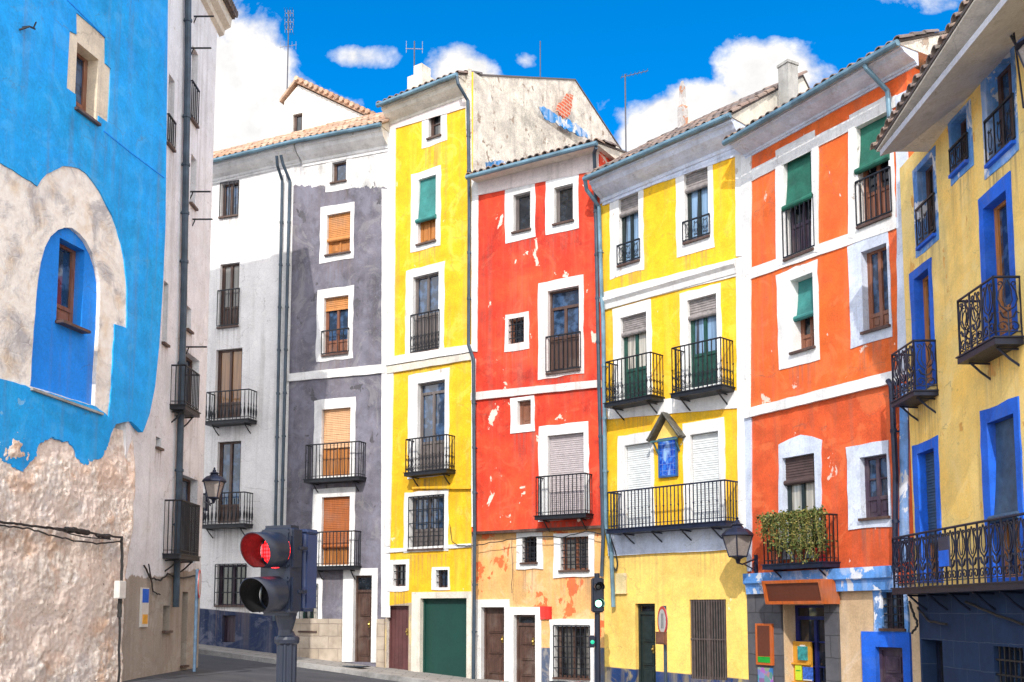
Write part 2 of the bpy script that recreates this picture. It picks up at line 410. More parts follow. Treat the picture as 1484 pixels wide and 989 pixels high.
def win(H, o, s=None, rv=.17, fr=DKWOOD, leaves=2, rows=(), panel=0.0, pane=GLASS, blind=None, grille=None, rail=None, smat=WHITE, name='window', sill=True, tran=0.0, pmat=None, outer=None, grm=IRON):
    """one window or glazed door in a wall opening; o and s are photo rectangles of the opening and of its painted surround"""
    u0, u1, z0, z1 = H.rect(o); y = H.y0
    H.holes.append((ring(u0, u1, z0, z1), rv + .03))
    H.sills.append((u0 - .12, u1 + .12, z0 - (.14 if (s or outer) else .0)))
    if pane is GLASS: pane = RR.choice((GLASS, GLASS, CURTD, GLASSB))
    yf = y + rv - .06; w = .055
    mb = MB()
    mb.box(u0 + .002, u0 + w, yf, y + rv, z0 + .002, z1 - .002); mb.box(u1 - w, u1 - .002, yf, y + rv, z0 + .002, z1 - .002)
    mb.box(u0 + w, u1 - w, yf, y + rv, z1 - w, z1 - .002); mb.box(u0 + w, u1 - w, yf, y + rv, z0 + .002, z0 + w)
    W_ = (u1 - u0 - 2 * w); H_ = z1 - z0 - 2 * w
    zt = z1 - w
    if tran:
        zt = z1 - w - H_ * tran; mb.box(u0 + w, u1 - w, yf - .006, y + rv, zt - .035, zt + .035); zt -= .035
    zb = z0 + w
    if panel:
        zp = z0 + w + H_ * panel
        mb.box(u0 + w, u1 - w, yf + .018, y + rv, zb, zp, 1); mb.box(u0 + w, u1 - w, yf - .004, yf + .02, zp - .03, zp + .04)
        for i in range(leaves):
            a = u0 + w + W_ * i / leaves + .07; b = u0 + w + W_ * (i + 1) / leaves - .07
            if b - a > .05 and zp - zb > .2:
                mb.box(a, b, yf + .006, yf + .02, zb + .07, zp - .09, 1)
    for i in range(1, leaves):
        c = u0 + w + W_ * i / leaves; mb.box(c - .035, c + .035, yf - .01, y + rv - .004, z0 + w, zt)
    for r in rows:
        zr = z0 + w + H_ * (panel + (1 - panel - tran) * r); mb.box(u0 + w, u1 - w, yf + .01, y + rv - .006, zr - .014, zr + .014)
    for i in range(leaves):   # leaf stiles
        a = u0 + w + W_ * i / leaves; b = u0 + w + W_ * (i + 1) / leaves
        mb.box(a, a + .04, yf + .004, y + rv - .002, z0 + w, zt); mb.box(b - .04, b, yf + .004, y + rv - .002, z0 + w, zt)
    wn = H.part(mb, name, [fr, pmat or fr])
    if panel < .98:
        mb = MB(); mb.box(u0 + .004, u1 - .004, y + rv - .025, y + rv + .02, z0 + .004, z1 - .004); H.part(mb, 'pane', pane, wn)
    if blind:
        bk, frac, bm = blind[:3]; zb_ = z1 - .01 - (z1 - z0) * frac
        mb = MB()
        if bk == 'roll':      # slatted blind with what is left of it rolled at the bottom
            slats(mb, u0 + .012, u1 - .012, zb_, z1 - .012, yf - .03); mb.tube([(u0 + .0, yf - .05, zb_), (u1 - .0, yf - .05, zb_)], .055, 10)
        elif bk == 'out':     # canvas blind hung outside, sagging outwards at its foot
            n = 6
            for i in range(n):
                t0, t1 = i / n, (i + 1) / n
                mb.face([(u0 + .01, yf - .04 - .09 * t0 ** 2, z1 - .01 - (z1 - zb_) * t0), (u1 - .01, yf - .04 - .09 * t0 ** 2, z1 - .01 - (z1 - zb_) * t0), (u1 - .01, yf - .04 - .09 * t1 ** 2, z1 - .01 - (z1 - zb_) * t1), (u0 + .01, yf - .04 - .09 * t1 ** 2, z1 - .01 - (z1 - zb_) * t1)])
            mb.tube([(u0 - .03, yf - .15, zb_), (u1 + .03, yf - .15, zb_)], .06, 10)
        else:
            slats(mb, u0 + .012, u1 - .012, zb_, z1 - .012, yf - .015); mb.box(u0 + .012, u1 - .012, yf - .04, yf - .012, zb_ - .03, zb_)
        H.part(mb, 'blind', bm, wn)
    if s or outer:
        if outer: out = H.poly(outer)
        else:
            a0, a1, b0, b1 = H.rect(s); out = ring(min(a0, u0 - .02), max(a1, u1 + .02), min(b0, z0 - .02), max(b1, z1 + .02))
        H.surround(wn, o, smat, rv, outer=out, local=(u0, u1, z0, z1))
    if sill:
        mb = MB(); mb.box(u0 - .03, u1 + .03, y - .07 - .002 * H.k, y + rv - .07, z0 - .035, z0 + .012); H.part(mb, 'sill', DKWOOD if sill is True else sill, wn)
    if grille:
        nv, nh, proud = grille; mb = MB(); yy = y - proud
        a, b, c, d = u0 - .02, u1 + .02, z0 - .02, z1 + .02
        for i in range(nv + 1):
            q = a + (b - a) * i / nv; mb.box(q - .011, q + .011, yy - .011, yy + .011, c, d)
        for i in range(nh + 1):
            q = c + (d - c) * i / nh; mb.box(a, b, yy - .008, yy + .014, q - .012, q + .012)
        for q in (c + .06, d - .06):
            for t in (a, b): mb.box(t - .009, t + .009, yy, y + rv * .6 if proud < .02 else y + .02, q - .009, q + .009)
        H.part(mb, 'grille', grm, wn)
    if rail:
        hh, n = rail[:2]; yy = y - .035; a, b = u0 - .04, u1 + .04; zt = z0 + (z1 - z0) * hh; mb = MB()
        mb.box(a, b, yy - .018, yy + .018, zt - .015, zt + .015); mb.box(a, b, yy - .012, yy + .012, z0 + .04, z0 + .065)
        for i in range(n + 1):
            q = a + (b - a) * i / n; mb.box(q - .009, q + .009, yy - .009, yy + .009, z0 + .04, zt)
        if len(rail) > 2:
            for i in range(n):
                q = a + (b - a) * (i + .5) / n
                scroll(mb, lambda x, z: (q + x, yy, z0 + .065 + z), min(.06, (b - a) / n * .45), min(.45, zt - z0 - .1))
        for t in (a + .01, b - .01): mb.box(t - .01, t + .01, yy, y + .03, zt - .01, zt + .01)
        H.part(mb, 'railing', IRON, wn)
    return wn, (u0, u1, z0, z1)

def spiral(c, r0, r1, a0, a1, n=9):
    return [(c[0] + (r0 + (r1 - r0) * t) * cos(a0 + (a1 - a0) * t), c[1] + (r0 + (r1 - r0) * t) * sin(a0 + (a1 - a0) * t)) for t in [i / (n - 1) for i in range(n)]]
def scroll(mb, fn, hw, h, r=.007):
    """a small lyre of two mirrored S curves inside a cell half-width hw, height h"""
    for sg in (-1, 1):
        pts = spiral((sg * hw * .5, h * .16), hw * .12, hw * .5, 0, sg * 2.2 * pi if sg > 0 else -2.2 * pi, 8)
        mb.tube([fn(x, z) for x, z in pts], r, 4)
        c = [(sg * hw * .15, h * .25), (sg * hw * .75, h * .42), (sg * hw * .95, h * .6), (sg * hw * .6, h * .78), (sg * hw * .12, h * .86)]
        mb.tube([fn(x, z) for x, z in c], r, 4)
        pts = spiral((sg * hw * .5, h * .88), hw * .45, hw * .12, pi / 2 if sg > 0 else pi / 2, pi / 2 - sg * 2 * pi, 8)
        mb.tube([fn(x, z) for x, z in pts], r, 4)
def ornate(mb, fn, hw, h, r=.0105):
    """wrought-iron tulip: stem, bulb of two curves, leaves and curls top and foot"""
    mb.tube([fn(0, 0), fn(0, h * .42)], r * 1.15, 5)
    for sg in (-1, 1):
        bulb = [(0, h * .42), (sg * hw * .55, h * .52), (sg * hw * .74, h * .64), (sg * hw * .62, h * .78), (sg * hw * .30, h * .9)] + [(p[0], p[1]) for p in spiral((sg * hw * .52, h * .9), hw * .22, hw * .08, pi if sg > 0 else 0, (pi if sg > 0 else 0) - sg * 1.6 * pi, 6)]
        mb.tube([fn(x, z) for x, z in bulb], r, 4)
        inn = [(sg * hw * .1, h * .5), (sg * hw * .35, h * .62), (sg * hw * .3, h * .8), (sg * hw * .05, h * .97)]
        mb.tube([fn(x, z) for x, z in inn], r * .8, 4)
        foot = [(0, h * .05)] + spiral((sg * hw * .45, h * .17), hw * .45, hw * .12, pi if sg > 0 else 0, (pi if sg > 0 else 0) - sg * 2.3 * pi, 11)
        mb.tube([fn(x, z) for x, z in foot], r, 4)
        leaf = [(0, h * .3), (sg * hw * .4, h * .34), (sg * hw * .6, h * .43), (sg * hw * .85, h * .4)]
        mb.tube([fn(x, z) for x, z in leaf], [r, r * 1.7, r * 1.5, r * .6], 4)
        edge = [(sg * hw, 0), (sg * hw * .92, h * .25), (sg * hw * .98, h * .5), (sg * hw * .9, h * .75), (sg * hw, h)]
        mb.tube([fn(x, z) for x, z in edge], r, 4)

def bal(H, r, out=.45, style='plain', mat=IRON, slab=.085, gap=.115, brackets=2, slabmat=None, atleft=False, knobs=False, open_right=False):
    """balcony: r is the photo rectangle of its front railing and slab"""
    y = H.y0; off = y - out
    if atleft:
        u0 = H.hit(r[0], (r[2] + r[3]) / 2, off)[0]; u1 = H.hit(r[1], (r[2] + r[3]) / 2, off)[0]
        z1 = H.hit(r[0], r[2], off)[1]; z0 = H.hit(r[0], r[3], off)[1]
    else: u0, u1, z0, z1 = H.rect(r, off)
    mb = MB()
    mb.box(u0 - .03, u1 + .03, off - .03, y + .02, z0, z0 + slab); mb.box(u0 - .05, u1 + .05, off - .05, y + .02, z0 + slab, z0 + slab + .02)
    for i in range(brackets):
        q = u0 + (u1 - u0) * ((i + .5) / brackets if brackets > 2 else (.12 if i == 0 else .88))
        mb.tube([(q, y + .01, z0 - .26), (q, y - out * .35, z0 - .16), (q, off + .08, z0 - .015)], .018, 5)
        mb.tube([(q, y + .0, z0 - .03), (q, off + .06, z0 - .02)], .016, 5)
    b = H.part(mb, 'balcony', slabmat or mat)
    zb = z0 + slab + .02; mb = MB()
    segs = [((u0, off), (u1, off)), ((u0, y), (u0, off)), ((u1, off), (u1, y))]
    for (a, c) in segs:
        a, c = Vector(a), Vector(c); L = (c - a).length
        mb.tube([(a.x, a.y, z1 - .015), (c.x, c.y, z1 - .015)], .019, 6); mb.tube([(a.x, a.y, zb + .07), (c.x, c.y, zb + .07)], .011, 4)
        if style == 'plain':
            n = max(2, round(L / gap))
            for i in range(n + 1):
                p = a.lerp(c, i / n); mb.box(p.x - .009, p.x + .009, p.y - .009, p.y + .009, zb, z1 - .015)
                if knobs and i % 2 == 0: mb.lathe([(.009, -.03), (.024, 0), (.009, .03)], (p.x, p.y, zb + (z1 - zb) * .5), 6)
            if knobs == 'scroll' :
                for i in range(n):
                    p = a.lerp(c, (i + .5) / n); d = (c - a) / L
                    scroll(mb, lambda x, z: (p.x + d.x * x, p.y + d.y * x, zb + .05 + z), L / n * .48, .34, .006)
        elif style == 'baluster':
            n = max(2, round(L / .13))
            for i in range(n + 1):
                p = a.lerp(c, i / n); h = z1 - zb - .03
                mb.lathe([(.010, 0), (.012, h * .1), (.03, h * .22), (.034, h * .32), (.014, h * .45), (.02, h * .5), (.012, h * .6), (.014, h * .9), (.01, h)], (p.x, p.y, zb), 6)
        else:
            n = max(1, round(L / .36))
            d = (c - a) / L; hw = L / n / 2
            for i in range(n + 1):
                p = a.lerp(c, i / n); mb.box(p.x - .012, p.x + .012, p.y - .012, p.y + .012, zb, z1)
            for i in range(n):
                p = a.lerp(c, (i + .5) / n)
                ornate(mb, lambda x, z: (p.x + d.x * x, p.y + d.y * x, zb + .0 + z), hw, z1 - zb - .03)
    H.part(mb, 'railing', mat, b)
    return b, (u0, u1, z0, z1, off, zb)

def door(H, o, s=None, rv=.16, mat=DKWOOD, smat=WHITE, ground=None, leaves=1, tran=0.0, style='panel', outer=None, handle=True):
    u0, u1, z0, z1 = H.rect(o); y = H.y0
    if ground is not None: z0 = ground
    H.holes.append((ring(u0, u1, z0, z1), rv + .05))
    mb = MB(); yf = y + rv - .05
    zt = z1 - (z1 - z0) * tran
    mb.box(u0 + .003, u1 - .003, y + rv - .01, y + rv + .04, z0 + .003, z1 - .003)
    for a, b, c, d in ((u0 + .003, u0 + .06, z0, z1 - .003), (u1 - .06, u1 - .003, z0, z1 - .003), (u0 + .06, u1 - .06, z1 - .06, z1 - .003)): mb.box(a, b, yf, y + rv, c, d)
    if tran: mb.box(u0 + .06, u1 - .06, yf, y + rv, zt - .04, zt + .03)
    wl = (u1 - u0 - .12) / leaves
    for i in range(leaves):
        a = u0 + .06 + wl * i; b = a + wl
        if style == 'panel':
            zz = [z0 + .12, z0 + .12 + (zt - z0) * .27, z0 + (zt - z0) * .62, zt - .14]
            for k in range(3):
                m_ = (a + b) / 2
                for (p, q) in ((a + .07, m_ - .04), (m_ + .04, b - .07)) if wl > .6 else ((a + .08, b - .08),):
                    if q - p > .04:
                        mb.box(p, q, yf + .012, y + rv - .008, zz[k] + .05, zz[k + 1] - .03); mb.box(p + .04, q - .04, yf + .0, yf + .014, zz[k] + .09, zz[k + 1] - .07)
        elif style == 'plank':
            n = max(3, int(wl / .11))
            for k in range(n): mb.box(a + wl * k / n + .004, a + wl * (k + 1) / n - .004, yf + .02 + RR.uniform(0, .004), y + rv - .008, z0 + .02, zt - .06)
        elif style == 'roller':
            n = int((z1 - z0) / .09)
            for k in range(n): mb.tube([(a, yf + .035, z0 + .04 + k * .09), (b, yf + .035, z0 + .04 + k * .09)], .04, 6)
    dn = H.part(mb, 'door', mat)
    if tran:
        mb = MB(); mb.box(u0 + .06, u1 - .06, y + rv - .035, y + rv - .012, zt + .03, z1 - .06); H.part(mb, 'pane', GLASS, dn)
    if handle:
        mb = MB(); hz = z0 + 1.02; q = u1 - .15 if leaves == 1 else (u0 + u1) / 2 - .06
        mb.lathe([(.0, -.035), (.03, -.02), (.036, 0), (.03, .02), (0, .035)], (q, yf - .015, hz), 8); mb.box(q - .025, q + .025, yf + .0, yf + .015, hz - .09, hz + .09)
        H.part(mb, 'handle', GOLD, dn)
    if s or outer:
        if outer: out = H.poly(outer)
        else:
            a0, a1, b0, b1 = H.rect(s); out = ring(a0, a1, z0 - .0, b1)
        out2 = [(x, max(zz, z0 + .004) if abs(zz - z0) < .3 else zz) for x, zz in out]
        p = H.proud(); e = .004
        # open-bottom portal: one U-shaped plaster strip
        a0 = min(x for x, _ in out2); a1 = max(x for x, _ in out2); b1 = max(zz for _, zz in out2)
        loop = [(a0, z0), (u0 + e, z0), (u0 + e, z1 - e), (u1 - e, z1 - e), (u1 - e, z0), (a1, z0), (a1, b1), (a0, b1)]
        mb = MB(); mb.sheet([loop], y - p, [p + rv]); H.part(mb, 'surround', smat, dn)
    return dn, (u0, u1, z0, z1)

def roof(H, e0, e1, ov=.4, slope=.36, run=3.0, tmat=TILE_D, trun=1.2, gable=None, gutter=PIPE, ext=(0, 0), cornice=None, cmat=WHITE, tr=.085, back=True, droop=0, bk=None, bz=0.0):
    """eave line given by two photo points measured in the plane of the eave"""
    off = H.y0 - ov
    (ua, za), (ub, zb) = H.hit(*e0, off), H.hit(*e1, off)
    sl = (zb - za) / (ub - ua); u0, u1 = ua - ext[0], ub + ext[1]; z0 = za - sl * ext[0]; z1 = zb + sl * ext[1]
    rz = slope * (run + ov); bk = bk or 2 * run
    mb = MB(); mb.prism([(off, -.05), (off, -.02), (run + H.y0, rz - .02), (bk + H.y0, bz), (bk + H.y0, bz - .05)], u0, u1, z0, z1)
    gb = H.part(mb, 'gable', gable or CREAMW)
    mb = MB(); mb.prism([(off - .02, -.018), (off - .02, .03), (run + H.y0, rz + .03), (run + H.y0, rz - .018)], u0 - .02, u1 + .02, z0, z1, 0)
    if back: mb.prism([(run + H.y0, rz - .01), (run + H.y0, rz + .035), (bk + H.y0 + .1, bz + .05), (bk + H.y0 + .1, bz)], u0 - .02, u1 + .02, z0, z1, 0)
    n = int((u1 - u0) / (tr * 2.45)); L = .42; ds = Vector((1, slope)).normalized()
    for i in range(n + 1):
        u = u0 + (u1 - u0) * i / n; zz = z0 + (z1 - z0) * i / n
        nk = max(1, int(trun / (L * .82)))
        for k in range(nk):
            y_ = off - .07 + RR.uniform(-.025, .02) + k * L * .82; za_ = zz + .035 + slope * (y_ - off) + RR.uniform(-.008, .012) + .012 * (k > 0)
            x = u + RR.uniform(-.012, .012); rr = tr * RR.uniform(.92, 1.06); rot = RR.uniform(-.02, .02)
            b = len(mb.v); m_ = 7
            for (t, q, lift) in ((0, rr, 0), (1, rr * .82, -.012)):
                for rad in (q, q - .018):
                    for j in range(m_):
                        an = pi * j / (m_ - 1)
                        mb.v.append((x + rot * t + cos(an) * rad, y_ + ds.x * L * t, za_ + lift + ds.y * L * t + sin(an) * rad))
            for j in range(m_ - 1):
                for q in ((b + j, b + j + 1, b + 2 * m_ + j + 1, b + 2 * m_ + j), (b + m_ + j, b + m_ + j + 1, b + 3 * m_ + j + 1, b + 3 * m_ + j), (b + j, b + j + 1, b + m_ + j + 1, b + m_ + j)):
                    mb.f.append(q); mb.m.append(0)
    rf = H.part(mb, 'roof', tmat, norm=False)
    if gutter:
        mb = MB(); yg = off - .09
        mb.tube([(u0 - .03, yg, z0 - .055), (u1 + .03, yg, z1 - .055)], .06, 10); mb.box(u0, u0 + .001, yg, yg + .001, z0 - .05, z0 - .049)
        H.part(mb, 'gutter', gutter, rf)
    if cornice:
        mb = MB(); prof = [(H.y0 + .01, -.05)] + [(H.y0 + a * ov, -b * cornice) for a, b in ((-.92, .12), (-.92, .26), (-.82, .30), (-.72, .46), (-.45, .62), (-.16, .74), (-.12, .86), (-.06, .88), (-.06, 1.0))] + [(H.y0 + .01, -cornice)]
        mb.prism(prof, u0 + .02, u1 - .02, z0, z1); H.part(mb, 'cornice', cmat)
    return (u0, z0, u1, z1, off, rf)
def pipe(H, pts, r=.05, mat=PIPE, dy=-.09, name='drainpipe'):
    """pts: photo points, or (x,y,offset)"""
    P = []
    for p in pts:
        o = H.y0 + (p[2] if len(p) > 2 else dy); u, z = H.hit(p[0], p[1], o); P.append((u, o, z))
    mb = MB(); mb.tube(P, r, 8)
    for a, b in zip(P, P[1:]):
        L = abs(a[2] - b[2])
        if L > 1.2:
            for k in range(1, int(L / 1.3) + 1):
                t = k / (int(L / 1.3) + 1); q = Vector(a).lerp(Vector(b), t)
                mb.tube([(q.x, q.y, q.z - .03), (q.x, q.y, q.z + .03)], r * 1.25, 8); mb.box(q.x - .015, q.x + .015, q.y, H.y0 + .02, q.z - .012, q.z + .012)
    return H.part(mb, name, mat)

# ------------------------------------------------------------------ plan of the row of houses
P_GY = (-3.4075, 28.0)
P_WG = turn(P_GY, -2700, 418); P_W0 = turn(P_WG, -3500, 280)
P_YR = turn(P_GY, -1380, 684); P_RY = turn(P_YR, -1600, 873); P_YO = turn(P_RY, -700, 1078); P_OR = turn(P_YO, -110, 1316)

# ------------------------------------------------------------------ ground
def ground_grid(name, xs, ys, mat, lift=0.0):
    mb = MB(); i0 = 0
    for y in ys:
        for x in xs: mb.v.append((x, y, gz(x, y) + lift))
    n = len(xs)
    for j in range(len(ys) - 1):
        for i in range(n - 1): mb.f.append((j * n + i, j * n + i + 1, (j + 1) * n + i + 1, (j + 1) * n + i)); mb.m.append(0)
    return struct(mb.build(name, mat, norm=False, smooth=True))
m, g = newmat('asphalt')
v = g.n('ShaderNodeTexCoord').outputs['Object']
n1 = g.noise(v, 1.2, 6, .6); n2 = g.noise(v, 60, 3); n3 = g.noise(g.mapping(v, (0, 0, 0), (.25, 2.2, 1)), 1.0, 4)
c = g.mix(g.ramp(n1, .35, .65), (.028, .031, .042), (.055, .058, .07)); c = g.mix(g.ramp(n3, .5, .7, 0, .4), c, (.11, .11, .115)); c = g.mix(g.ramp(n2, .55, .7, 0, .5), c, (.14, .14, .14))
finish(g, c, .85, n2, .3, .01); ASPH = m
PAVE = stone('pavement_slabs', (.30, .28, .26), (.36, .34, .31), (.14, .13, .12), .6, .4)
m, g = newmat('pavement'); v = g.n('ShaderNodeTexCoord').outputs['Object']
b = g.n('ShaderNodeTexBrick', {'Vector': v, 'Color1': (.27, .255, .24, 1), 'Color2': (.34, .32, .30, 1), 'Mortar': (.10, .095, .09, 1), 'Scale': 1.0, 'Mortar Size': .012, 'Brick Width': .6, 'Row Height': .4})
n1 = g.noise(v, 2, 6); c = g.mix(g.ramp(n1, .35, .7, 0, .5), b.outputs[0], (.16, .15, .14)); finish(g, c, .85, n1, .3, .01); PAVE = m
xs = [-250, -80, -40] + [-30 + i * .5 for i in range(0, 89)] + [20, 40, 90, 250]
ys = [-250, -60, -20, 0, 3] + [6 + i * .5 for i in range(0, 53)] + [36, 45, 80, 300]
ground_grid('road', xs, ys, ASPH)
m, g = newmat('bounce_stone'); v = g.n('ShaderNodeTexCoord').outputs['Object']
b = g.n('ShaderNodeTexBrick', {'Vector': v, 'Color1': (.50, .46, .40, 1), 'Color2': (.58, .53, .46, 1), 'Mortar': (.2, .18, .16, 1), 'Scale': 1.0, 'Mortar Size': .012, 'Brick Width': .5, 'Row Height': .3}); finish(g, b.outputs[0], .85); BOUNCE = m
ground_grid('bounce_ground', [-40, -20, -5] + [0, 5, 20, 40], [-60, -30, -10, 0, 3, 6, 7, 8, 9, 10], BOUNCE, .03)  # unseen pale paving around the camera, added to bounce warm light
# raised pavement along the foot of the houses
line = [(-16, 32.8), P_W0, P_WG, P_GY, P_YR, P_RY, P_YO, P_OR]
mb = MB(); wdt = 1.7
fine = []
for a, b in zip(line, line[1:]):
    for k in range(8): fine.append(Vector(a).lerp(Vector(b), k / 8))
fine.append(Vector(line[-1]))
inn, outr = [], []
for k, p in enumerate(fine):
    d = (fine[min(k + 3, len(fine) - 1)] - fine[max(k - 3, 0)]).normalized(); n_ = Vector((d.y, -d.x)); q = p + n_ * wdt
    inn.append(p - n_ * .4); outr.append(q)
for k in range(len(fine) - 1):
    a, b, c, d = inn[k], inn[k + 1], outr[k + 1], outr[k]
    t = [gz(p.x, p.y) + .13 for p in (a, b, c, d)]
    ce, de = c + (c - b).normalized() * .14, d + (d - a).normalized() * .14
    mb.face([(d.x, d.y, t[3]), (c.x, c.y, t[2]), (b.x, b.y, t[1]), (a.x, a.y, t[0])], 0)
    mb.face([(de.x, de.y, t[3] - .004), (ce.x, ce.y, t[2] - .004), (c.x, c.y, t[2]), (d.x, d.y, t[3])], 1)
    mb.face([(de.x, de.y, t[3] - .3), (ce.x, ce.y, t[2] - .3), (ce.x, ce.y, t[2] - .004), (de.x, de.y, t[3] - .004)], 1)
KERB = plaster('kerb_stone', (.33, .32, .31), var=.3, streak=0)
struct(mb.build('pavement', [PAVE, KERB], norm=False))

def loop(H, pts): return H.poly(pts)
def base(H): return -3.0

# ------------------------------------------------------------------ white house (left, behind)
H = House('white_house', 'plain white house at the far left of the row, with a navy painted base', P_W0, P_WG)
E0, E1 = (310, 236), (420, 214)
def wh(o, **k): return win(H, o, None, smat=WHITE, **k)
WH = plaster('white_house_plaster', (.80, .78, .77), var=.08, streak=.15, wash=(.6, .58, .62), zones=[(H.hit(313, 884), H.hit(410, 893), (.012, .028, .085), .03)])
wh((320, 345, 265, 314), fr=DKWOOD, leaves=2, grille=(4, 1, .02))
wh((318, 346, 382, 474), fr=DKWOOD, leaves=2, rail=(.58, 6), panel=.3)
wh((312, 350, 506, 606), fr=DKWOOD, leaves=2, panel=.2, pane=curtain('glass_with_amber_curtains', (.35, .17, .06)), sill=False)
wh((314, 348, 640, 758), fr=DKWOOD, leaves=2, panel=.2, sill=False)
wh((314, 357, 819, 878), fr=PURPWOOD, leaves=2, grille=(7, 3, .06))
door(H, (322, 341, 892, 931), None, mat=PURPWOOD, style='plank', handle=False)
bal(H, (299, 360, 566, 614), .4, 'baluster'); bal(H, (290, 354, 714, 765), .4, 'baluster')
uL = H.hit(313, 600)[0] - 6; zt0 = H.hit(313, 236)[1]; zt1 = H.hit(420, 222)[1]; s_ = (zt1 - zt0) / (H.L - H.hit(313, 236)[0])
H.wall('wall', [(uL, -2), (H.L, -2), (H.L, zt1), (uL, zt1 - s_ * (H.L - uL))], WH)
RW = roof(H, (313, 232), (425, 205), .45, .64, 3.0, TILE_L, 3.6, ext=(6, 0), cornice=.5)
pipe(H, [(401, 226, -.5), (402, 240, -.4), (409, 262, -.1), (399, 762, -.1), (397, 900, -.1)], .045, PIPED)

# ------------------------------------------------------------------ grey house
H = House('grey_house', 'narrow charcoal grey house with white window frames and honey coloured wood blinds', P_WG, P_GY)
G0 = [H.hit(418, 262), H.hit(566, 288)]
GR = plaster('grey_plaster', (.78, .76, .74), var=.3, alt=None, streak=.4, wash=(.25, .25, .32), chip=(.10, .095, .11), ca=.36, zones=[(H.hit(427, 268), H.hit(562, 274), (.165, .155, .195), .55)], bump=.6)
kw = dict(fr=ORWOOD, smat=WHITE)
win(H, (481, 502, 234, 264), (473, 510, 226, 276), fr=DKWOOD, leaves=1)
win(H, (473.5, 508, 309, 368), (464, 513, 297, 378), blind=('roll', .62, BL_OR), fr=ORWOOD, panel=.3)
win(H, (469, 505, 430, 514), (459, 512, 418, 522), blind=('slat', .2, BL_OR), fr=MIDWOOD, rail=(.42, 5), panel=.22)
win(H, (466, 508, 592, 690), (455, 515, 578, 695), blind=('slat', .56, BL_TAN), fr=ORWOOD, panel=.42, sill=False)
win(H, (466, 507, 720, 819), (453, 514, 708, 824), blind=('roll', .72, BL_RED), fr=ORWOOD, panel=.3, sill=False)
bal(H, (443, 520, 642, 698), .34, knobs=True); bal(H, (452, 514, 770, 826), .30)
win(H, (436, 460, 848, 915), (428, 467, 838, 920), fr=GREENF, leaves=2, pane=CURT, grille=(3, 4, .02))
door(H, (512, 539, 834, 960), (497, 547, 824, 960), mat=DKWOOD, tran=.18, leaves=1)
ztl, ztr = H.hit(418, 222)[1], H.hit(566, 188)[1]
H.wall('wall', [(0, -2), (H.L, -2), (H.L, ztr), (0, ztl)], GR)
H.band([(416, 264), (425, 262), (414, 545), (404, 545)]); H.band([(554, 274), (570, 276), (566, 895), (553, 895)])
H.band([(411, 543), (560, 528), (560, 541), (411, 554)], extra=.02)
ST = stone('tan_ashlar', (.42, .34, .26), (.52, .44, .36), (.3, .24, .2), .62, .34)
zz = H.hit(500, 897)[1]; dr = H.rect((512, 539, 834, 960)); dd = H.rect((497, 547, 824, 960))
mb = MB()
for a, b in ((0, dd[0] - .004), (dd[1] + .004, H.L)): mb.sheet([wob(ring(a, b, -1, zz), .3, .006)], -.05, .06)
H.part(mb, 'stone_base', ST)
roof(H, (425, 205), (553, 180), .45, .64, 3.0, TILE_L, 3.6, ext=(-.02, .0), cornice=.6)
pipe(H, [(407, 225, -.5), (410, 238, -.4), (420, 262, -.1), (408, 760, -.1), (404, 900, -.1)], .045, PIPED)

# ------------------------------------------------------------------ tall narrow yellow house
H = House('tall_yellow_house', 'tall narrow bright yellow house with a green garage door and a bare side wall', P_GY, P_YR)
YE = plaster('bright_yellow_plaster', (.90, .53, .008), var=.18, alt=(.86, .42, .010), streak=.4, wash=(.93, .70, .13), chip=(.88, .78, .45), ca=.31,
             zones=[(H.hit(562, 878), H.hit(686, 862), (.45, .37, .30), .02)])
win(H, (621, 639, 157, 199), (612, 648, 148, 210), fr=DKWOOD, leaves=1, rows=(.5,))
win(H, (606, 632, 257, 352), (596, 639, 247, 361), blind=('out', .64, BL_TEAL), fr=ORWOOD, panel=.35)
win(H, (598, 636, 398, 510), (588, 644, 386, 516), fr=GRWOOD, pane=GLASSB, rail=(.5, 8, 1), panel=.48)
win(H, (605, 645, 553, 686), (592, 651, 539, 692), fr=GRWOOD, pane=GLASSB, panel=.33, tran=.1, sill=False)
bal(H, (588, 647, 633, 688), .34, knobs='scroll')
win(H, (594, 643, 720, 796), (586, 650, 712, 800), fr=GRWOOD, pane=GLASSB, grille=(7, 4, .03), panel=.35)
win(H, (570, 589, 818, 850), (560, 593, 812, 857), fr=DKWOOD, leaves=1, grille=(3, 3, -.03), sill=False)
win(H, (632, 650, 826, 852), (626, 652, 822, 855), fr=DKWOOD, leaves=1, grille=(3, 3, -.03), sill=False)
door(H, (560, 592, 878, 972), None, mat=MAROON, style='plank', handle=True)
door(H, (609, 677, 867, 985), (597, 684, 858, 985), mat=GARAGE, style='none', leaves=2, handle=False, smat=CREAMW)
SPECK = plaster('weathered_cream_party_wall', (.86, .78, .66), var=.3, alt=(.60, .53, .46), streak=.6, wash=(.42, .36, .32), chip=(.40, .30, .23), ca=.385, cs=1.6, bump=1.0, speck=.3)
ztl, ztr = H.hit(557, 150)[1], H.hit(676, 108)[1]
H.wall('wall', [(0, -2), (H.L, -2), (H.L, ztr), (0, ztl)], YE, depth=12.5, smat=SPECK)
H.band([(562, 152), (676, 116), (676, 157), (562, 190)], PINKW)
H.band([(562, 190), (574, 186), (572, 520), (562, 520)]); H.band([(563, 540), (571, 540), (566, 792), (559, 792)])
H.band([(562, 519), (684, 500), (684, 511), (562, 531)], extra=.05); H.band([(562, 532), (684, 512), (684, 522), (562, 542)], CREAMW, extra=.02)
H.band([(559, 796), (684, 788), (684, 793), (559, 802)])
H.band([(600, 706), (684, 704), (684, 709), (600, 709)], YE, extra=.04)
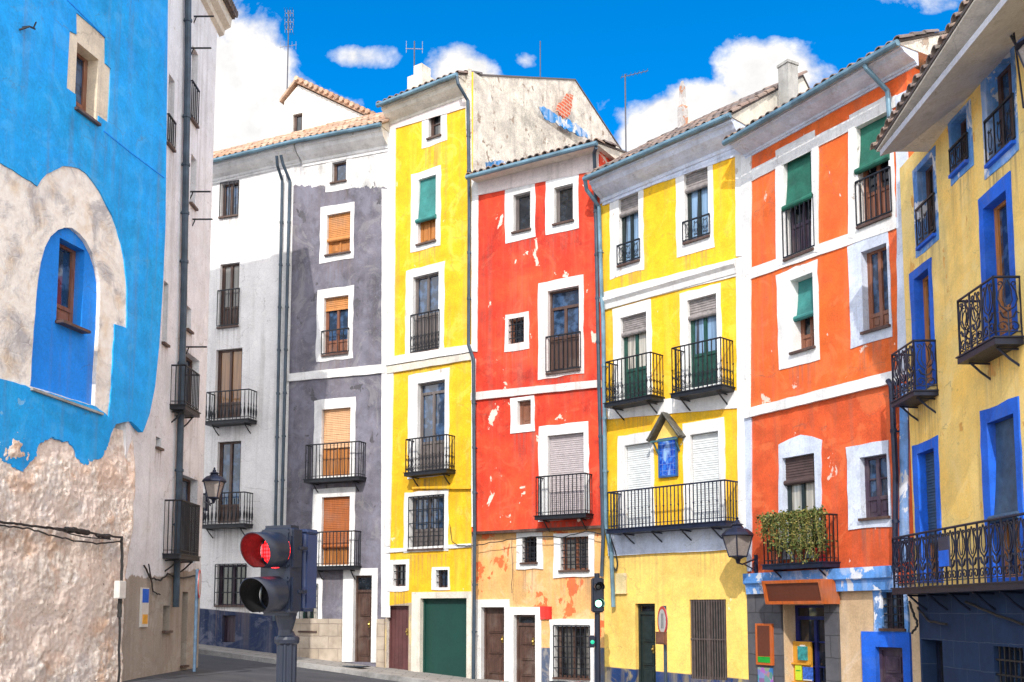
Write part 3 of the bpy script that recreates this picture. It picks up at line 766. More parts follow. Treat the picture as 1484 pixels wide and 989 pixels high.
RY_ = roof(H, (551, 152), (664, 108), .38, .41, 5.5, TILE_D, 1.2, bk=12.6, bz=-.5, cornice=.55, cmat=CREAMW, gable=SPECK); H.band([(674, 101), (683.5, 101), (684.5, 250), (679, 250)], SPECK, 'corner_strip')
# the bare gable side wall carries remnants: bricks showing and old blue paint (slightly proud sheets on the side wall plane u = L)
def side(H, pts_px, name, mat, pr, u=None):
    n = H.cx; out = []
    for px, py in pts_px:
        r = Vector(ray(px, py)); P = H.A + H.cx * (H.L + pr); t = n.dot(P) / n.dot(r.xy); w = r * t
        out.append(((w.xy - H.A).dot(H.cy), EYE + w.z))
    mb = MB(); poly = wob(out, .10, .045)
    tr_ = tessellate_polygon([[Vector((a, b, 0)) for a, b in poly]])
    for t in tr_: mb.face([(H.L + pr, poly[k][0], poly[k][1]) for k in t])
    for k in range(len(poly)):
        a, b = poly[k], poly[(k + 1) % len(poly)]; mb.face([(H.L + pr, *a), (H.L + pr, *b), (H.L - .02, *b), (H.L - .02, *a)])
    return H.part(mb, name, mat)
m, g = newmat('exposed_brick'); v = g.n('ShaderNodeTexCoord').outputs['Object']; sp = g.n('ShaderNodeSeparateXYZ', {0: v}); v2 = g.n('ShaderNodeCombineXYZ', {0: sp.outputs[1], 1: sp.outputs[2]}).outputs[0]
b = g.n('ShaderNodeTexBrick', {'Vector': v2, 'Color1': (.62, .12, .05, 1), 'Color2': (.5, .1, .05, 1), 'Mortar': (.55, .4, .3, 1), 'Scale': 1.0, 'Mortar Size': .016, 'Brick Width': .3, 'Row Height': .11}); finish(g, b.outputs[0], .9); BRICK = m
OLDB = plaster('old_blue_paint', (.04, .26, .62), var=.4, streak=.6, chip=(.75, .72, .66), ca=.46)
side(H, [(806, 160), (822, 135), (831, 140), (826, 165), (818, 172)], 'exposed_brick_patch', BRICK, .02)
side(H, [(782, 155), (795, 158), (812, 170), (832, 178), (850, 188), (856, 200), (836, 196), (812, 182), (790, 172)], 'old_paint_patch', OLDB, .012)
side(H, [(703, 234), (736, 234), (734, 243), (703, 246)], 'old_paint_patch', OLDB, .012)
mb = MB(); z_ = H.hit(583, 118)[1]; u_ = H.hit(583, 118)[0]
mb.box(u_ - .25, u_ + .3, .5, 1.1, z_ - 1.2, z_ + .42); mb.box(u_ - .1, u_ + .2, .6, 1.0, z_ + .42, z_ + .75); H.part(mb, 'chimney', CREAMW)
pipe(H, [(662, 112, -.44), (664, 122, -.42), (678, 146, -.1), (680, 300, -.1), (679, 500, -.1), (686, 520, -.12), (688, 780, -.12), (686, 985, -.12)], .045, PIPED)
HY = H

# ------------------------------------------------------------------ red house
H = House('red_house', 'bright red house with flaking paint and white frames above a cream ground floor', P_YR, P_RY)
RED = plaster('red_plaster', (.68, .038, .015), var=.26, alt=(.80, .075, .02), streak=.3, wash=(.86, .19, .09), chip=(.84, .68, .56), ca=.375, cs=.75, bump=.35)
win(H, (744, 769, 280, 335), (732, 776, 265, 348), fr=GRWOOD, leaves=1)
win(H, (803, 831, 269, 323), (791, 839, 252, 336), fr=GRWOOD, leaves=1)
win(H, (737, 760, 461, 498), (732, 767, 454, 508), fr=MIDWOOD, leaves=1, grille=(4, 4, -.02), smat=PINKW, sill=False)
win(H, (794, 840, 418, 539), (780, 846, 405, 546), fr=DKWOOD, tran=.2, panel=.42, pane=GLASSB, rail=(.44, 8), smat=PINKW)
win(H, (750, 770, 580, 616), (740, 775, 575, 627), fr=MIDWOOD, leaves=1, panel=.99, sill=False)
win(H, (794, 847, 629, 748), (781, 854, 615, 754), fr=GRWOOD, blind=('slat', .97, BL_LILAC), sill=False)
bal(H, (777, 848, 688, 752), .34)
ztl, ztr = H.hit(684, 256)[1], H.hit(868, 212)[1]; zo = H.hit(780, 766)[1]
H.wall('wall', [(0, zo), (H.L, zo), (H.L, ztr), (0, ztl)], RED, depth=6)
H.band([(684, 259), (868, 215), (868, 247), (684, 286)], PINKW)
H.band([(684, 259), (694, 257), (692, 510), (684, 510)], WHITE); H.band([(684, 520), (690, 520), (688, 764), (684, 764)], WHITE)
H.band([(684, 570), (872, 551), (872, 562), (684, 581)], PINKW, extra=.03)
H.y0 = .16
CRO = plaster('cream_orange_plaster', (.80, .46, .17), var=.14, alt=(.78, .36, .12), streak=.3, wash=(.85, .7, .5), chip=(.80, .17, .05), ca=.43, cs=.8, zones=[(H.hit(690, 939), H.hit(870, 939), (.075, .10, .16), .02)])
win(H, (757, 779, 778, 816), (749, 787, 772, 825), fr=DKWOOD, leaves=1, grille=(4, 5, -.02))
win(H, (813, 854, 778, 827), (803, 862, 772, 837), fr=MIDWOOD, grille=(6, 5, -.02))
door(H, (698, 732, 880, 1010), (690, 739, 869, 1010), mat=DKWOOD, ground=gz(-.5, 25) + .12)
door(H, (745, 777, 891, 1010), (739, 785, 880, 1010), mat=DKWOOD, tran=.14, ground=gz(.3, 25) + .12)
win(H, (805, 855, 908, 983), (798, 862, 898, 988), fr=DKWOOD, leaves=2, grille=(8, 5, .05))
H.wall('ground_floor_wall', [(.01, -2), (H.L - .01, -2), (H.L - .01, zo), (.01, zo)], CRO, depth=5.5)
H.band([(784, 879), (800, 879), (800, 898), (784, 898)], plaster('red_paint_square', (.7, .02, .01), streak=.05), 'painted_square')
H.y0 = 0
mb = MB(); mb.box(.02, H.L - .02, -.03, .2, zo - .07, zo - .003); H.part(mb, 'overhang_beam', DKWOOD)
roof(H, (680, 256), (866, 207), .38, .22, 2.6, TILE_D, 1.1, cornice=None, gable=CREAMW)
pipe(H, [(864, 214, -.44), (861, 222, -.3), (862, 245, -.1), (868, 560, -.1), (874, 780, -.1), (872, 836, -.1)], .045, PIPED)
HR = H

# ------------------------------------------------------------------ wide yellow house
H = House('wide_yellow_house', 'wide yellow house with green french windows, long iron balcony and a tile shrine', P_RY, P_YO)
YE2 = plaster('golden_yellow_plaster', (.92, .54, .008), var=.15, alt=(.88, .43, .012), streak=.35, wash=(.94, .70, .12), chip=(.9, .8, .45), ca=.30,
              zones=[(H.hit(880, 806), H.hit(1080, 798), (.92, .60, .15), .03), (H.hit(885, 967), H.hit(1085, 985), (.006, .035, .14), .02)])
win(H, (897, 926, 283, 382), (884, 933, 274, 398), fr=BLACKF, pane=CURTB, blind=('roll', .24, BL_GREY), rail=(.3, 3, 1))
win(H, (992, 1027, 246, 348), (980, 1034, 236, 367), fr=BLACKF, pane=CURTB, blind=('roll', .24, BL_GREY), rail=(.3, 3, 1))
win(H, (900, 938, 456, 580), (889, 945, 440, 584), fr=GREENF, pane=CURT, blind=('roll', .2, BL_GREY), panel=.36, sill=False)
win(H, (997, 1040, 430, 560), (986, 1046, 418, 566), fr=GREENF, pane=CURTB, blind=('roll', .2, BL_GREY), panel=.36, sill=False)
bal(H, (878, 943, 517, 585), .45, knobs='scroll'); bal(H, (974, 1045, 496, 571), .45, knobs='scroll')
win(H, (906, 944, 643, 765), (896, 948, 629, 767), fr=GRWOOD, blind=('slat', .97, BL_WHITE), sill=False)
win(H, (1001, 1043, 627, 758), (991, 1052, 610, 762), fr=GRWOOD, blind=('slat', .97, BL_WHITE), sill=False)
bal(H, (881, 1051, 704, 768), .5, brackets=4, gap=.1, knobs=True, mat=IRONB)
gzd = gz(3, 24) + .12
door(H, (921, 950, 875, 1010), None, rv=.16, mat=BLACKF, ground=gzd, tran=.1)
win(H, (1000, 1053, 869, 985), None, rv=.1, fr=paint('gate_steel', (.08, .065, .06), .5), leaves=2, pane=BLACKF, grille=(15, 2, -.02), sill=False, name='folding_gate', grm=paint('gate_iron', (.10, .075, .07), .5))
ztl, ztr = H.hit(876, 262)[1], H.hit(1076, 180)[1]
H.wall('wall', [(0, -2), (H.L, -2), (H.L, ztr), (0, ztl)], YE2)
H.band([(872, 262), (1076, 180), (1076, 224), (870, 296)], WHITEB)
H.band([(872, 425), (1078, 372), (1078, 398), (874, 449)])
# moulding between second and third floor, and the fascia above the ground floor
def mould(p0, p1, h, out, mat):
    (a, za), (b, zb) = H.hit(*p0), H.hit(*p1); mb = MB()
    mb.prism([(.01, 0), (-out, -.02), (-out, -h * .35), (-out * .5, -h * .6), (-out * .35, -h), (.01, -h)], a, b, za, zb); return H.part(mb, 'moulding', mat)
mould((874, 433), (1068, 377), .3, .13, WHITE)
H.band([(880, 588), (1076, 566), (1076, 591), (882, 608)], WHITE)
H.band([(882, 774), (1082, 764), (1082, 796), (884, 806)], WHITEB, extra=.03)
H.band([(1066, 226), (1078, 224), (1079, 372), (1068, 372)]); H.band([(1068, 400), (1080, 398), (1083, 764), (1071, 764)])
roof(H, (851, 258), (1060, 166), .55, .66, 2.4, TILE_D, 3.2, cornice=.55, cmat=WHITEB, gable=CREAMW)
pipe(H, [(848, 262, -.62), (850, 275, -.5), (868, 300, -.12), (872, 430, -.1), (874, 455, -.16), (878, 760, -.1), (886, 800, -.1), (889, 880, -.1)], .05, PIPE)
mb = MB(); q = H.rect((894, 909, 831, 859)); mb.box(q[0], q[1], -.05, .01, q[2], q[3]); mb.box(q[0] - .01, q[1] + .01, -.06, .01, q[2] - .03, q[2]); H.part(mb, 'meter_cupboard', plaster('cream_box', (.76, .6, .3)))
HY2 = H

# ------------------------------------------------------------------ orange house
H = House('orange_house', 'orange house framed by white bands, with a shop on the ground floor', P_YO, P_OR)
ORG = plaster('orange_plaster', (.83, .145, .018), var=.22, alt=(.76, .10, .022), streak=.35, wash=(.88, .26, .09), chip=(.85, .6, .5), ca=.34, zones=[(H.hit(1085, 600), H.hit(1300, 545), (.68, .095, .022), .03)])
win(H, (1137, 1178, 216, 370), (1126, 1185, 203, 374), fr=PURPWOOD, blind=('out', .5, BL_GREEN), rail=(.5, 7), panel=.3, rv=.2)
win(H, (1243, 1289, 172, 322), (1233, 1296, 150, 330), fr=MIDWOOD, blind=('out', .44, BL_GREEN), rail=(.45, 7), panel=.3, rv=.2)
win(H, (1147, 1180, 400, 508), (1127, 1187, 386, 530), fr=MIDWOOD, blind=('out', .52, BL_TEAL), rv=.3, panel=.2)
win(H, (1250, 1288, 358, 478), (1231, 1291, 345, 497), fr=MIDWOOD, pane=GLASSB, rv=.2, panel=.18, smat=WHITEB)  # bluish surround: shade on this side put into the colour
win(H, (1136, 1183, 660, 800), None, outer=[(1129, 812), (1191, 808), (1191, 637), (1161, 630), (1129, 645)], fr=BLACKF, pane=CURT, blind=('roll', .26, BL_BROWN), rv=.16, smat=WHITEB, sill=False)
win(H, (1248, 1288, 660, 751), (1229, 1291, 642, 766), fr=PURPWOOD, rows=(.5,), panel=.3, rv=.16, smat=WHITEB)  # surround tinted blue to paint in the shade here
zt = [H.hit(1080, 212)[1], H.hit(1312, 95)[1]]; zg = H.hit(1180, 850)[1]; UR = H.L + .25
H.wall('wall', [(0, zg), (UR, zg), (UR, zt[1]), (0, zt[0])], ORG)
BW = [((1078, 252), (1300, 138), 17), ((1080, 392), (1304, 314), 16)]
for (a, b, t) in BW: H.band([a, b, (b[0], b[1] + t), (a[0], a[1] + t)])
H.band([(1075, 226), (1090, 220), (1088, 595), (1080, 595)]); H.band([(1080, 600), (1090, 606), (1090, 828), (1084, 828)], WHITEB)
H.band([(1125, 240), (1134, 235), (1132, 386), (1126, 386)]); H.band([(1178, 215), (1187, 210), (1186, 366), (1178, 366)]); H.band([(1231, 188), (1240, 183), (1238, 345), (1231, 345)])
H.band([(1300, 140), (1316, 132), (1318, 545), (1303, 545)], WHITEB); H.band([(1306, 556), (1318, 556), (1318, 815), (1306, 815)], LBLUE)
H.band([(1082, 594), (1310, 535), (1310, 553), (1082, 607)], extra=.03)
(a, za), (b, zb) = H.hit(1085, 832), H.hit(1300, 820); mb = MB()
mb.prism([(.01, 0), (-.16, -.0), (-.16, -.2), (-.1, -.24), (-.08, -.42), (.01, -.42)], a, b, za, zb); H.part(mb, 'shop_cornice', LBLUE)
bb = bal(H, (1107, 1191, 748, 824), .42, gap=.1, slabmat=IRONB)
PLB = bb[1]
# ground floor, recessed a little
H.y0 = .05
TAN = plaster('tan_plaster', (.60, .42, .25), var=.14, streak=.2)
gzo = gz(5.5, 21) + .12
SD = win(H, (1138, 1198, 877, 1010), None, rv=.35, fr=paint('shop_blue', (.004, .008, .09), .4), leaves=2, rows=(.35, .68), tran=.12, pane=glass('shop_glass', (.01, .012, .02)), sill=False, name='shop_door')
win(H, (1280, 1313, 858, 912), (1268, 1318, 850, 920), fr=PURPWOOD, grille=(5, 5, -.02), smat=LBLUE)
door(H, (1272, 1312, 938, 1010), (1252, 1322, 916, 1010), mat=PURPWOOD, smat=BLUETRIM, ground=gzo, handle=False, rv=.1)
H.wall('ground_floor_wall', [(.0, -2), (UR, -2), (UR, zg), (.0, zg)], TAN, depth=5)
DST = stone('dark_stone_pier', (.085, .085, .10), (.12, .115, .125), (.05, .05, .055), .5, .42)
mb = MB()
for x0, x1 in ((1087, 1136), (1199, 1218)):
    q = H.rect((x0, x1, 858, 1010)); mb.sheet([ring(q[0], q[1], -2, H.hit((x0 + x1) / 2, 856)[1])], H.y0 - .06, .07)
H.part(mb, 'stone_pier', DST)
H.y0 = 0
roof(H, (1055, 205), (1284, 72), .48, .42, 3.0, TILE_D, 1.1, cornice=.3, cmat=WHITEB, gable=SPECK, ext=(0, .3))
pipe(H, [(1252, 92, -.56), (1256, 100, -.52), (1286, 132, -.12), (1289, 170, -.1)], .045, PIPE)
pipe(H, [(1287, 552, -.1), (1292, 560, -.14), (1298, 690, -.14), (1297, 822, -.14)], .05, IRONB)
mb = MB(); 
u_, z_ = H.hit(1140, 120, 1.2); mb.box(u_ - .15, u_ + .15, 1.1, 1.4, z_ - 1.5, z_ + .38); mb.box(u_ - .17, u_ + .17, 1.08, 1.42, z_ + .38, z_ + .44); H.part(mb, 'chimney', CONC)
HO = H

# ------------------------------------------------------------------ right house
A = Vector((P_OR[0] - .08, P_OR[1] - .25))
H = House('blue_trimmed_house', 'pale yellow house on the right with blue window frames and scrolled iron balconies', A, (A.x + .02, A.y - 9))
RYL = plaster('pale_yellow_plaster', (.96, .71, .25), var=.12, alt=(.93, .56, .11), streak=.45, wash=(.92, .72, .34), chip=(.8, .42, .1), ca=.34)
kw = dict(smat=BLUETRIM, fr=ORWOOD, pane=GLASSB, rv=.2)
win(H, (1331, 1355, 234, 352), (1325, 1359, 226, 363), smat=LBLUE, fr=DKWOOD, rv=.2, rail=(.5, 3, 1), sill=BLUETRIM)
win(H, (1380, 1403, 166, 246), (1376, 1410, 158, 256), smat=LBLUE, fr=DKWOOD, rv=.2, rail=(.5, 3, 1), sill=BLUETRIM)
win(H, (1431, 1470, 88, 226), (1424, 1475, 76, 243), smat=LBLUE, fr=DKWOOD, rv=.22, rail=(.5, 3, 1), sill=BLUETRIM)
win(H, (1328, 1350, 394, 560), (1322, 1354, 382, 566), leaves=1, panel=.2, sill=False, **kw)
win(H, (1430, 1465, 285, 490), (1423, 1471, 264, 496), leaves=1, panel=.2, sill=False, **kw)
win(H, (1334, 1359, 652, 838), (1327, 1364, 638, 846), blind=('slat', .7, paint('slate_blue_blind', (.03, .07, .13), .6)), sill=False, **kw)
win(H, (1437, 1477, 604, 838), (1427, 1484, 583, 846), blind=('out', .62, paint('slate_blue_blind', (.03, .07, .13), .6)), sill=False, **kw)
zs = [H.hit(1322, 246)[1], H.hit(1466, 54)[1]]; us = [H.hit(1322, 246)[0], H.hit(1466, 54)[0]]
zt0 = (zs[0] + zs[1]) / 2
zg = H.hit(1400, 858)[1]
H.wall('wall', [(0, zg), (9, zg), (9, zt0 + .1), (0, zt0 + .1)], RYL, depth=6)
NAVST = stone('navy_painted_stone', (.008, .028, .085), (.010, .036, .105), (.05, .075, .13), .9, .42, .008, .4)
H.y0 = .03
win(H, (1337, 1367, 928, 1010), None, fr=IRONB, pane=GLASS, leaves=1, sill=False, rv=.3)
win(H, (1441, 1484, 938, 1000), None, fr=IRONB, pane=GLASS, leaves=2, sill=False, rv=.25, grille=(6, 3, -.03))
H.wall('ground_floor_wall', [(0, -2), (9, -2), (9, zg), (0, zg)], NAVST, depth=5)
H.y0 = 0
bal(H, (1294, 1326, 512.5, 591), .36, 'ornate', IRONB, atleft=True, slab=.07)
bal(H, (1390, 1443, 434, 529), .36, 'ornate', IRONB, atleft=True, slab=.09)
bal(H, (1295, 1560, 779, 862), .36, 'ornate', IRONB, atleft=True, slab=.09, brackets=7)
# deep soffit and eave
ov = .85; (ue, ze) = H.hit(1272, 226, -ov)
mb = MB(); mb.prism([(.01, zt0 - ze), (-ov + .03, -.02), (-ov + .03, .08), (.01, .5)], ue + .02, 9, ze, ze); H.part(mb, 'soffit', plaster('grey_soffit', (.50, .51, .57), var=.10, streak=.1))
roof(H, (1270, 216), (1410, 0), ov, .36, 3.5, TILE_D, 1.4, gutter=None, gable=CREAMW, ext=(0, 3), tr=.09)
HB = H
print('right eave', ze, zt0, H.hit(1410, 0, -ov))

# ------------------------------------------------------------------ gable house behind
A = at(412, 190, 34); B = at(520, 190, 32.8)
H = House('gabled_house', 'cream gabled house rising behind the tiled roof, one small attic window', (A.x, A.y), (B.x, B.y))
win(H, (424, 438, 165, 192), None, fr=DKWOOD, leaves=1, rv=.15)
pk = H.poly([(412, 260), (545, 260), (545, 176), (432, 124), (412, 148)])
H.wall('wall', pk, plaster('cream_white_gable', (.80, .77, .72), var=.08, streak=.1), depth=5)
mb = MB(); a, b, c = H.hit(548, 176), H.hit(430, 121), H.hit(408, 150)
for (p, q) in ((a, b), (b, c)):
    mb.sheet([[p, q, (q[0], q[1] + .10), (p[0], p[1] + .10)]], -.12, 5.2)
n = 16
for i in range(n):
    p = Vector(a).lerp(Vector(b), (i + .5) / n); mb.tube([(p.x, -.2, p.y + .14), (p.x, 5.1, p.y + .14)], .09, 6)
H.part(mb, 'roof', TILE_L)

# ------------------------------------------------------------------ left: white side house and blue house
H = House('white_side_house', 'tall white street house seen edge on, with a dark drainpipe and small balconies', (-7.2, 15.5), (-7.12, 24.2))
SW = plaster('grey_white_plaster', (.80, .81, .85), var=.10, streak=.3, wash=(.60, .58, .54), zones=[(H.hit(210, 835), H.hit(300, 826), (.36, .31, .26), .35)], chip=(.5, .46, .42), ca=.30)
def sw_(o, **k): return win(H, o, None, fr=DKWOOD, rv=.22, **k)
sw_((243, 252, 110, 215), leaves=1, rail=(.4, 4)); sw_((277, 286, 70, 180), leaves=1, rail=(.5, 4)); sw_((276, 284, 226, 300), leaves=1)
sw_((236, 243, 408, 500), leaves=1); sw_((270, 277, 445, 480), leaves=1)
sw_((268, 288, 515, 600), leaves=2, sill=False, pane=GLASSB); sw_((255, 285, 690, 815), leaves=2, sill=False, pane=GLASSB)
sw_((226, 233, 634, 650), leaves=1); sw_((236, 246, 878, 915), leaves=1); sw_((263, 271, 858, 965), leaves=1, panel=.9)
q0, q1 = H.hit(318, 36)[1], H.hit(318, 36)[1]
zr = H.hit(313, 40)[1]; uF = H.hit(314, 60)[0]
H.wall('wall', [(3.5, -2), (uF, -2), (uF, zr), (3.5, zr)], SW, depth=7)
bal(H, (268, 288, 535, 600), .3, gap=.1); bal(H, (262, 288, 728, 812), .35, gap=.08)
pipe(H, [(273, -40, -.1), (272, 100, -.1), (266, 450, -.1), (256, 840, -.1), (255, 880, -.12)], .07, PIPED)
for (px, py) in ((281, 24), (277, 70), (276, 278), (279, 318), (270, 503)):
    mb = MB(); u, z = H.hit(px, py); mb.tube([(u, .02, z), (u, -.45, z)], .02, 5); mb.tube([(u, .0, z - .16), (u, -.06, z)], .014, 5); H.part(mb, 'iron_bracket', IRON)

ov = .3
mb = MB(); mb.prism([(.01, -.05), (-.10, .0), (-.12, .12), (-.26, .2), (-.28, .42), (.01, .45)], 4.3, uF + .25, zr, zr); H.part(mb, 'cornice', CREAMW)
mb = MB(); mb.prism([(-.34, .43), (-.34, .52), (3.5, 1.25), (7.2, .52), (7.2, .43)], 4.3, uF + .3, zr, zr)
for i in range(42):
    u = 4.4 + (uF - 4.2) * i / 41; mb.tube([(u, -.42, zr + .5), (u, .8, zr + .77)], .09, 6)
H.part(mb, 'roof', TILE_D)
HS = H

a_ = math.atan((1099 - CX) / F); Bp = (-6.9, 20.0)
Ap = (Bp[0] - sin(a_) * 8, Bp[1] - cos(a_) * 8)
H = House('blue_house', 'sky blue house on the left with bare rubble base and cream stone arch', Ap, Bp)
BLU = plaster('sky_blue_plaster', (.004, .38, .86), var=.18, alt=(.006, .29, .76), streak=.28, wash=(.12, .48, .86), chip=(.18, .5, .85), ca=.30)
BLU2 = plaster('deep_blue_plaster', (.004, .23, .80), var=.08, streak=.08, wash=(.1, .4, .85))
m, g = newmat('old_cream_stone'); v = g.n('ShaderNodeTexCoord').outputs['Object']
n1 = g.noise(v, 1.4, 8, .68, .6); n2 = g.noise(v, 7, 8, .65); vo = g.n('ShaderNodeTexVoronoi', {'Vector': g.mapping(v, (0, 0, 0), (1, 1, 1.6)), 'Scale': 3.2}, feature='DISTANCE_TO_EDGE').outputs[0]
c = g.mix(g.ramp(n2, .3, .7), (.74, .66, .58), (.88, .84, .78)); c = g.mix(g.ramp(n1, .48, .64, 0, .75), c, (.30, .29, .32)); c = g.mix(g.math('MULTIPLY', g.ramp(vo, .0, .04, .35, 0), g.ramp(n1, .52, .6)), c, (.3, .27, .24)); c = g.mix(g.math('MULTIPLY', g.ramp(g.noise(v, 2.2, 6, .6), .52, .68), .5), c, (.62, .44, .26))
finish(g, c, .92, g.math('ADD', n2, g.math('MULTIPLY', g.ramp(vo, 0, .08, 0, .25), g.ramp(n1, .5, .6))), .55, .03); OLDST = m
big0, big1 = -.2, 8.0
stone_px = [(-60, 205), (0, 235), (28, 252), (55, 270), (60, 262), (68, 253), (80, 246), (92, 241), (104, 241), (115, 245), (126, 253), (136, 264), (146, 280), (155, 297), (163, 312), (170, 332), (176, 354), (180, 376), (183, 400), (185, 425), (184, 476), (167, 471), (164, 520), (162, 560), (158, 604), (140, 590), (45, 562), (22, 555), (0, 548), (-60, 530)]
arch_px = [(46, 560), (48, 520), (51, 480), (54, 440), (57, 405), (61, 380), (67, 358), (75, 343), (86, 333), (96, 330), (107, 331), (117, 338), (127, 350), (136, 368), (143, 388), (147, 410), (147, 440), (144, 500), (141, 545), (139, 588)]
edge_px = [(243.5, 0), (243, 60), (242, 140), (241, 240), (240, 330), (236, 420), (231, 500), (225, 560), (217, 600), (210, 620), (207, 627)]
low_px = [(207, 627), (199, 619), (190, 611), (180, 612), (168, 615), (160, 630), (155, 650), (148, 661), (140, 666), (128, 672), (116, 668), (108, 655), (98, 642), (88, 636), (72, 636), (58, 642), (52, 658), (45, 672), (34, 684), (20, 676), (8, 668), (0, 664), (-60, 650)]
topz = H.hit(243.5, 0)[1] + 1.5
plas = H.poly(low_px[::-1]) + H.poly(edge_px[::-1]) 
plas = [(big0, H.hit(-60, 650)[1])] + plas[:] + [(H.hit(243.5, 0)[0], topz), (big0, topz)]
# remove duplicate joining point
pl = [plas[0]]
for p in plas[1:]:
    if hypot(p[0] - pl[-1][0], p[1] - pl[-1][1]) > .01: pl.append(p)
stp = H.poly(stone_px[1:-1]); stp = [(big0 + .25, H.hit(-60, 205)[1])] + stp + [(big0 + .25, H.hit(-60, 530)[1])]
def ragged(poly, zmax, amp=.055):
    out = []
    for k in range(len(poly)):
        a, b = Vector(poly[k]), Vector(poly[(k + 1) % len(poly)]); L = (b - a).length; c = max(1, int(L / .025)) if max(a.y, b.y) < zmax else max(1, int(L / .3))
        for j in range(c):
            p = a.lerp(b, j / c); w = 1 if p.y < zmax - .12 and 0 < p.x < 7.75 else .05
            q = Vector((p.x * 4.5, p.y * 4.5, 2)); d = noise.noise_vector(q) * 1.0 + noise.noise_vector(q * 3.1) * .6 + noise.noise_vector(q * 8) * .4
            out.append((p.x + d.x * amp * w, p.y + d.y * amp * w))
    return out
def dens(poly, step=.09, amp=.012): return wob(poly, step, amp)
winq_px = [(101, 45), (111, 50), (111, 18), (153, 55), (153, 92), (161, 100), (157, 178), (143, 168), (143, 183), (110, 158), (110, 137), (97, 128)]
wq = H.poly(winq_px)
mb = MB(); mb.sheet([ragged(pl, H.hit(100, 598)[1]), dens(stp, .12), dens(wq, .3, .005)], 0, [.10, .035, .035]); H.part(mb, 'wall', BLU)
u0, u1, z0, z1 = H.rect((111, 143, 72, 170)); mb = MB()
ww, (wa, wb, wc, wd) = win(H, (111, 143, 72, 170), None, fr=MIDWOOD, leaves=1, pane=GLASSB, rv=.3, panel=.2)
hole = H.holes.pop()
wq2 = [(p[0], p[1]) for p in wq]; cxx = sum(p[0] for p in wq) / len(wq); czz = sum(p[1] for p in wq) / len(wq)
wq2 = [(cxx + (p[0] - cxx) * 1.12, czz + (p[1] - czz) * 1.08) for p in wq]
mb.sheet([wq2, hole[0]], .022, [.02, .33]); H.part(mb, 'stone_surround', plaster('cream_dressed_stone', (.72, .62, .48), var=.12, streak=.3, wash=(.45, .36, .28), bump=.5), ww)
stp2 = [(p[0], p[1]) for p in stp]; c2 = (sum(p[0] for p in stp) / len(stp), sum(p[1] for p in stp) / len(stp))
stp2 = [(c2[0] + (p[0] - c2[0]) * 1.03, c2[1] + (p[1] - c2[1]) * 1.03) for p in stp]
ar = H.poly(arch_px)
mb = MB(); mb.sheet([dens(stp2, .2, .0), dens(ar, .15, .008)], .025, [.02, .08]); H.part(mb, 'stone_arch', OLDST)
w2, (wa, wb, wc, wd) = win(H, (91, 128, 352, 474), None, fr=MIDWOOD, leaves=1, pane=GLASSB, rv=.34, panel=.22)
hole = H.holes.pop()
ca = (sum(p[0] for p in ar) / len(ar), sum(p[1] for p in ar) / len(ar)); ar2 = [(ca[0] + (p[0] - ca[0]) * 1.06, ca[1] + (p[1] - ca[1]) * 1.05) for p in ar]
mb = MB(); mb.sheet([ar2, hole[0]], .10, [.02, .27]); H.part(mb, 'niche_wall', BLU2)
(a, za), (b, zb) = H.hit(46, 562), H.hit(146, 598); mb = MB(); mb.prism([(.1, .0), (-.05, -.01), (-.05, -.05), (.1, -.05)], a - .03, b + .02, za, zb); H.part(mb, 'ledge', CONC)
# hairline string course and rubble base with real relief
rz0, rz1 = -1.0, H.hit(100, 600)[1]; 
m, g = newmat('rubble_masonry'); v = g.n('ShaderNodeTexCoord').outputs['Object']
n1 = g.noise(v, 1.3, 8, .65, .4); n2 = g.noise(v, 9, 8, .7); n3 = g.noise(v, 34, 5, .65); vo = g.n('ShaderNodeTexVoronoi', {'Vector': v, 'Scale': 11.0, 'Randomness': 1.0}).outputs[0]
c = g.mix(g.ramp(n2, .38, .6), (.58, .46, .38), (.92, .83, .75)); c = g.mix(g.ramp(n1, .53, .62, 0, .6), c, (.66, .38, .22)); c = g.mix(g.ramp(n1, .46, .40, 0, .6), c, (.66, .61, .60)); c = g.mix(g.ramp(n3, .64, .76, 0, .6), c, (.25, .17, .13))
nb = g.noise(v, .8, 5, .6, .8); c = g.mix(g.ramp(nb, .5, .56, 0, .55), c, (.80, .64, .55)); c = g.mix(g.ramp(nb, .44, .39, 0, .5), c, (.56, .52, .50))
pt = g.noise(g.mapping(v, (3, 3, 3), (1, 1, .75)), 15, 5, .7); c = g.mix(g.ramp(pt, .635, .67, 0, .85), c, (.16, .11, .09))  # shade of small pits painted into the colour as dark spots
er = g.noise(g.mapping(v, (0, 0, 0), (6, 6, .7)), 1.0, 6, .65); c = g.mix(g.ramp(er, .56, .68, 0, .4), c, (.34, .25, .2))
finish(g, c, .95, g.math('ADD', g.math('ADD', n2, g.math('MULTIPLY', n3, .8)), g.math('MULTIPLY', vo, .5)), .5, .05); RUB = m
mb = MB(); nu, nz = 300, 230
ue = [H.hit(x, y)[0] for x, y in ((207, 626), (203, 700), (197, 780), (188, 860), (182, 989))]; ze_ = [H.hit(x, y)[1] for x, y in ((207, 626), (203, 700), (197, 780), (188, 860), (182, 989))]
def uend(z):
    for k in range(len(ue) - 1):
        if z >= ze_[k + 1]: 
            t = min(1, max(0, (ze_[k] - z) / (ze_[k] - ze_[k + 1]))); return ue[k] + (ue[k + 1] - ue[k]) * t
    return ue[-1]
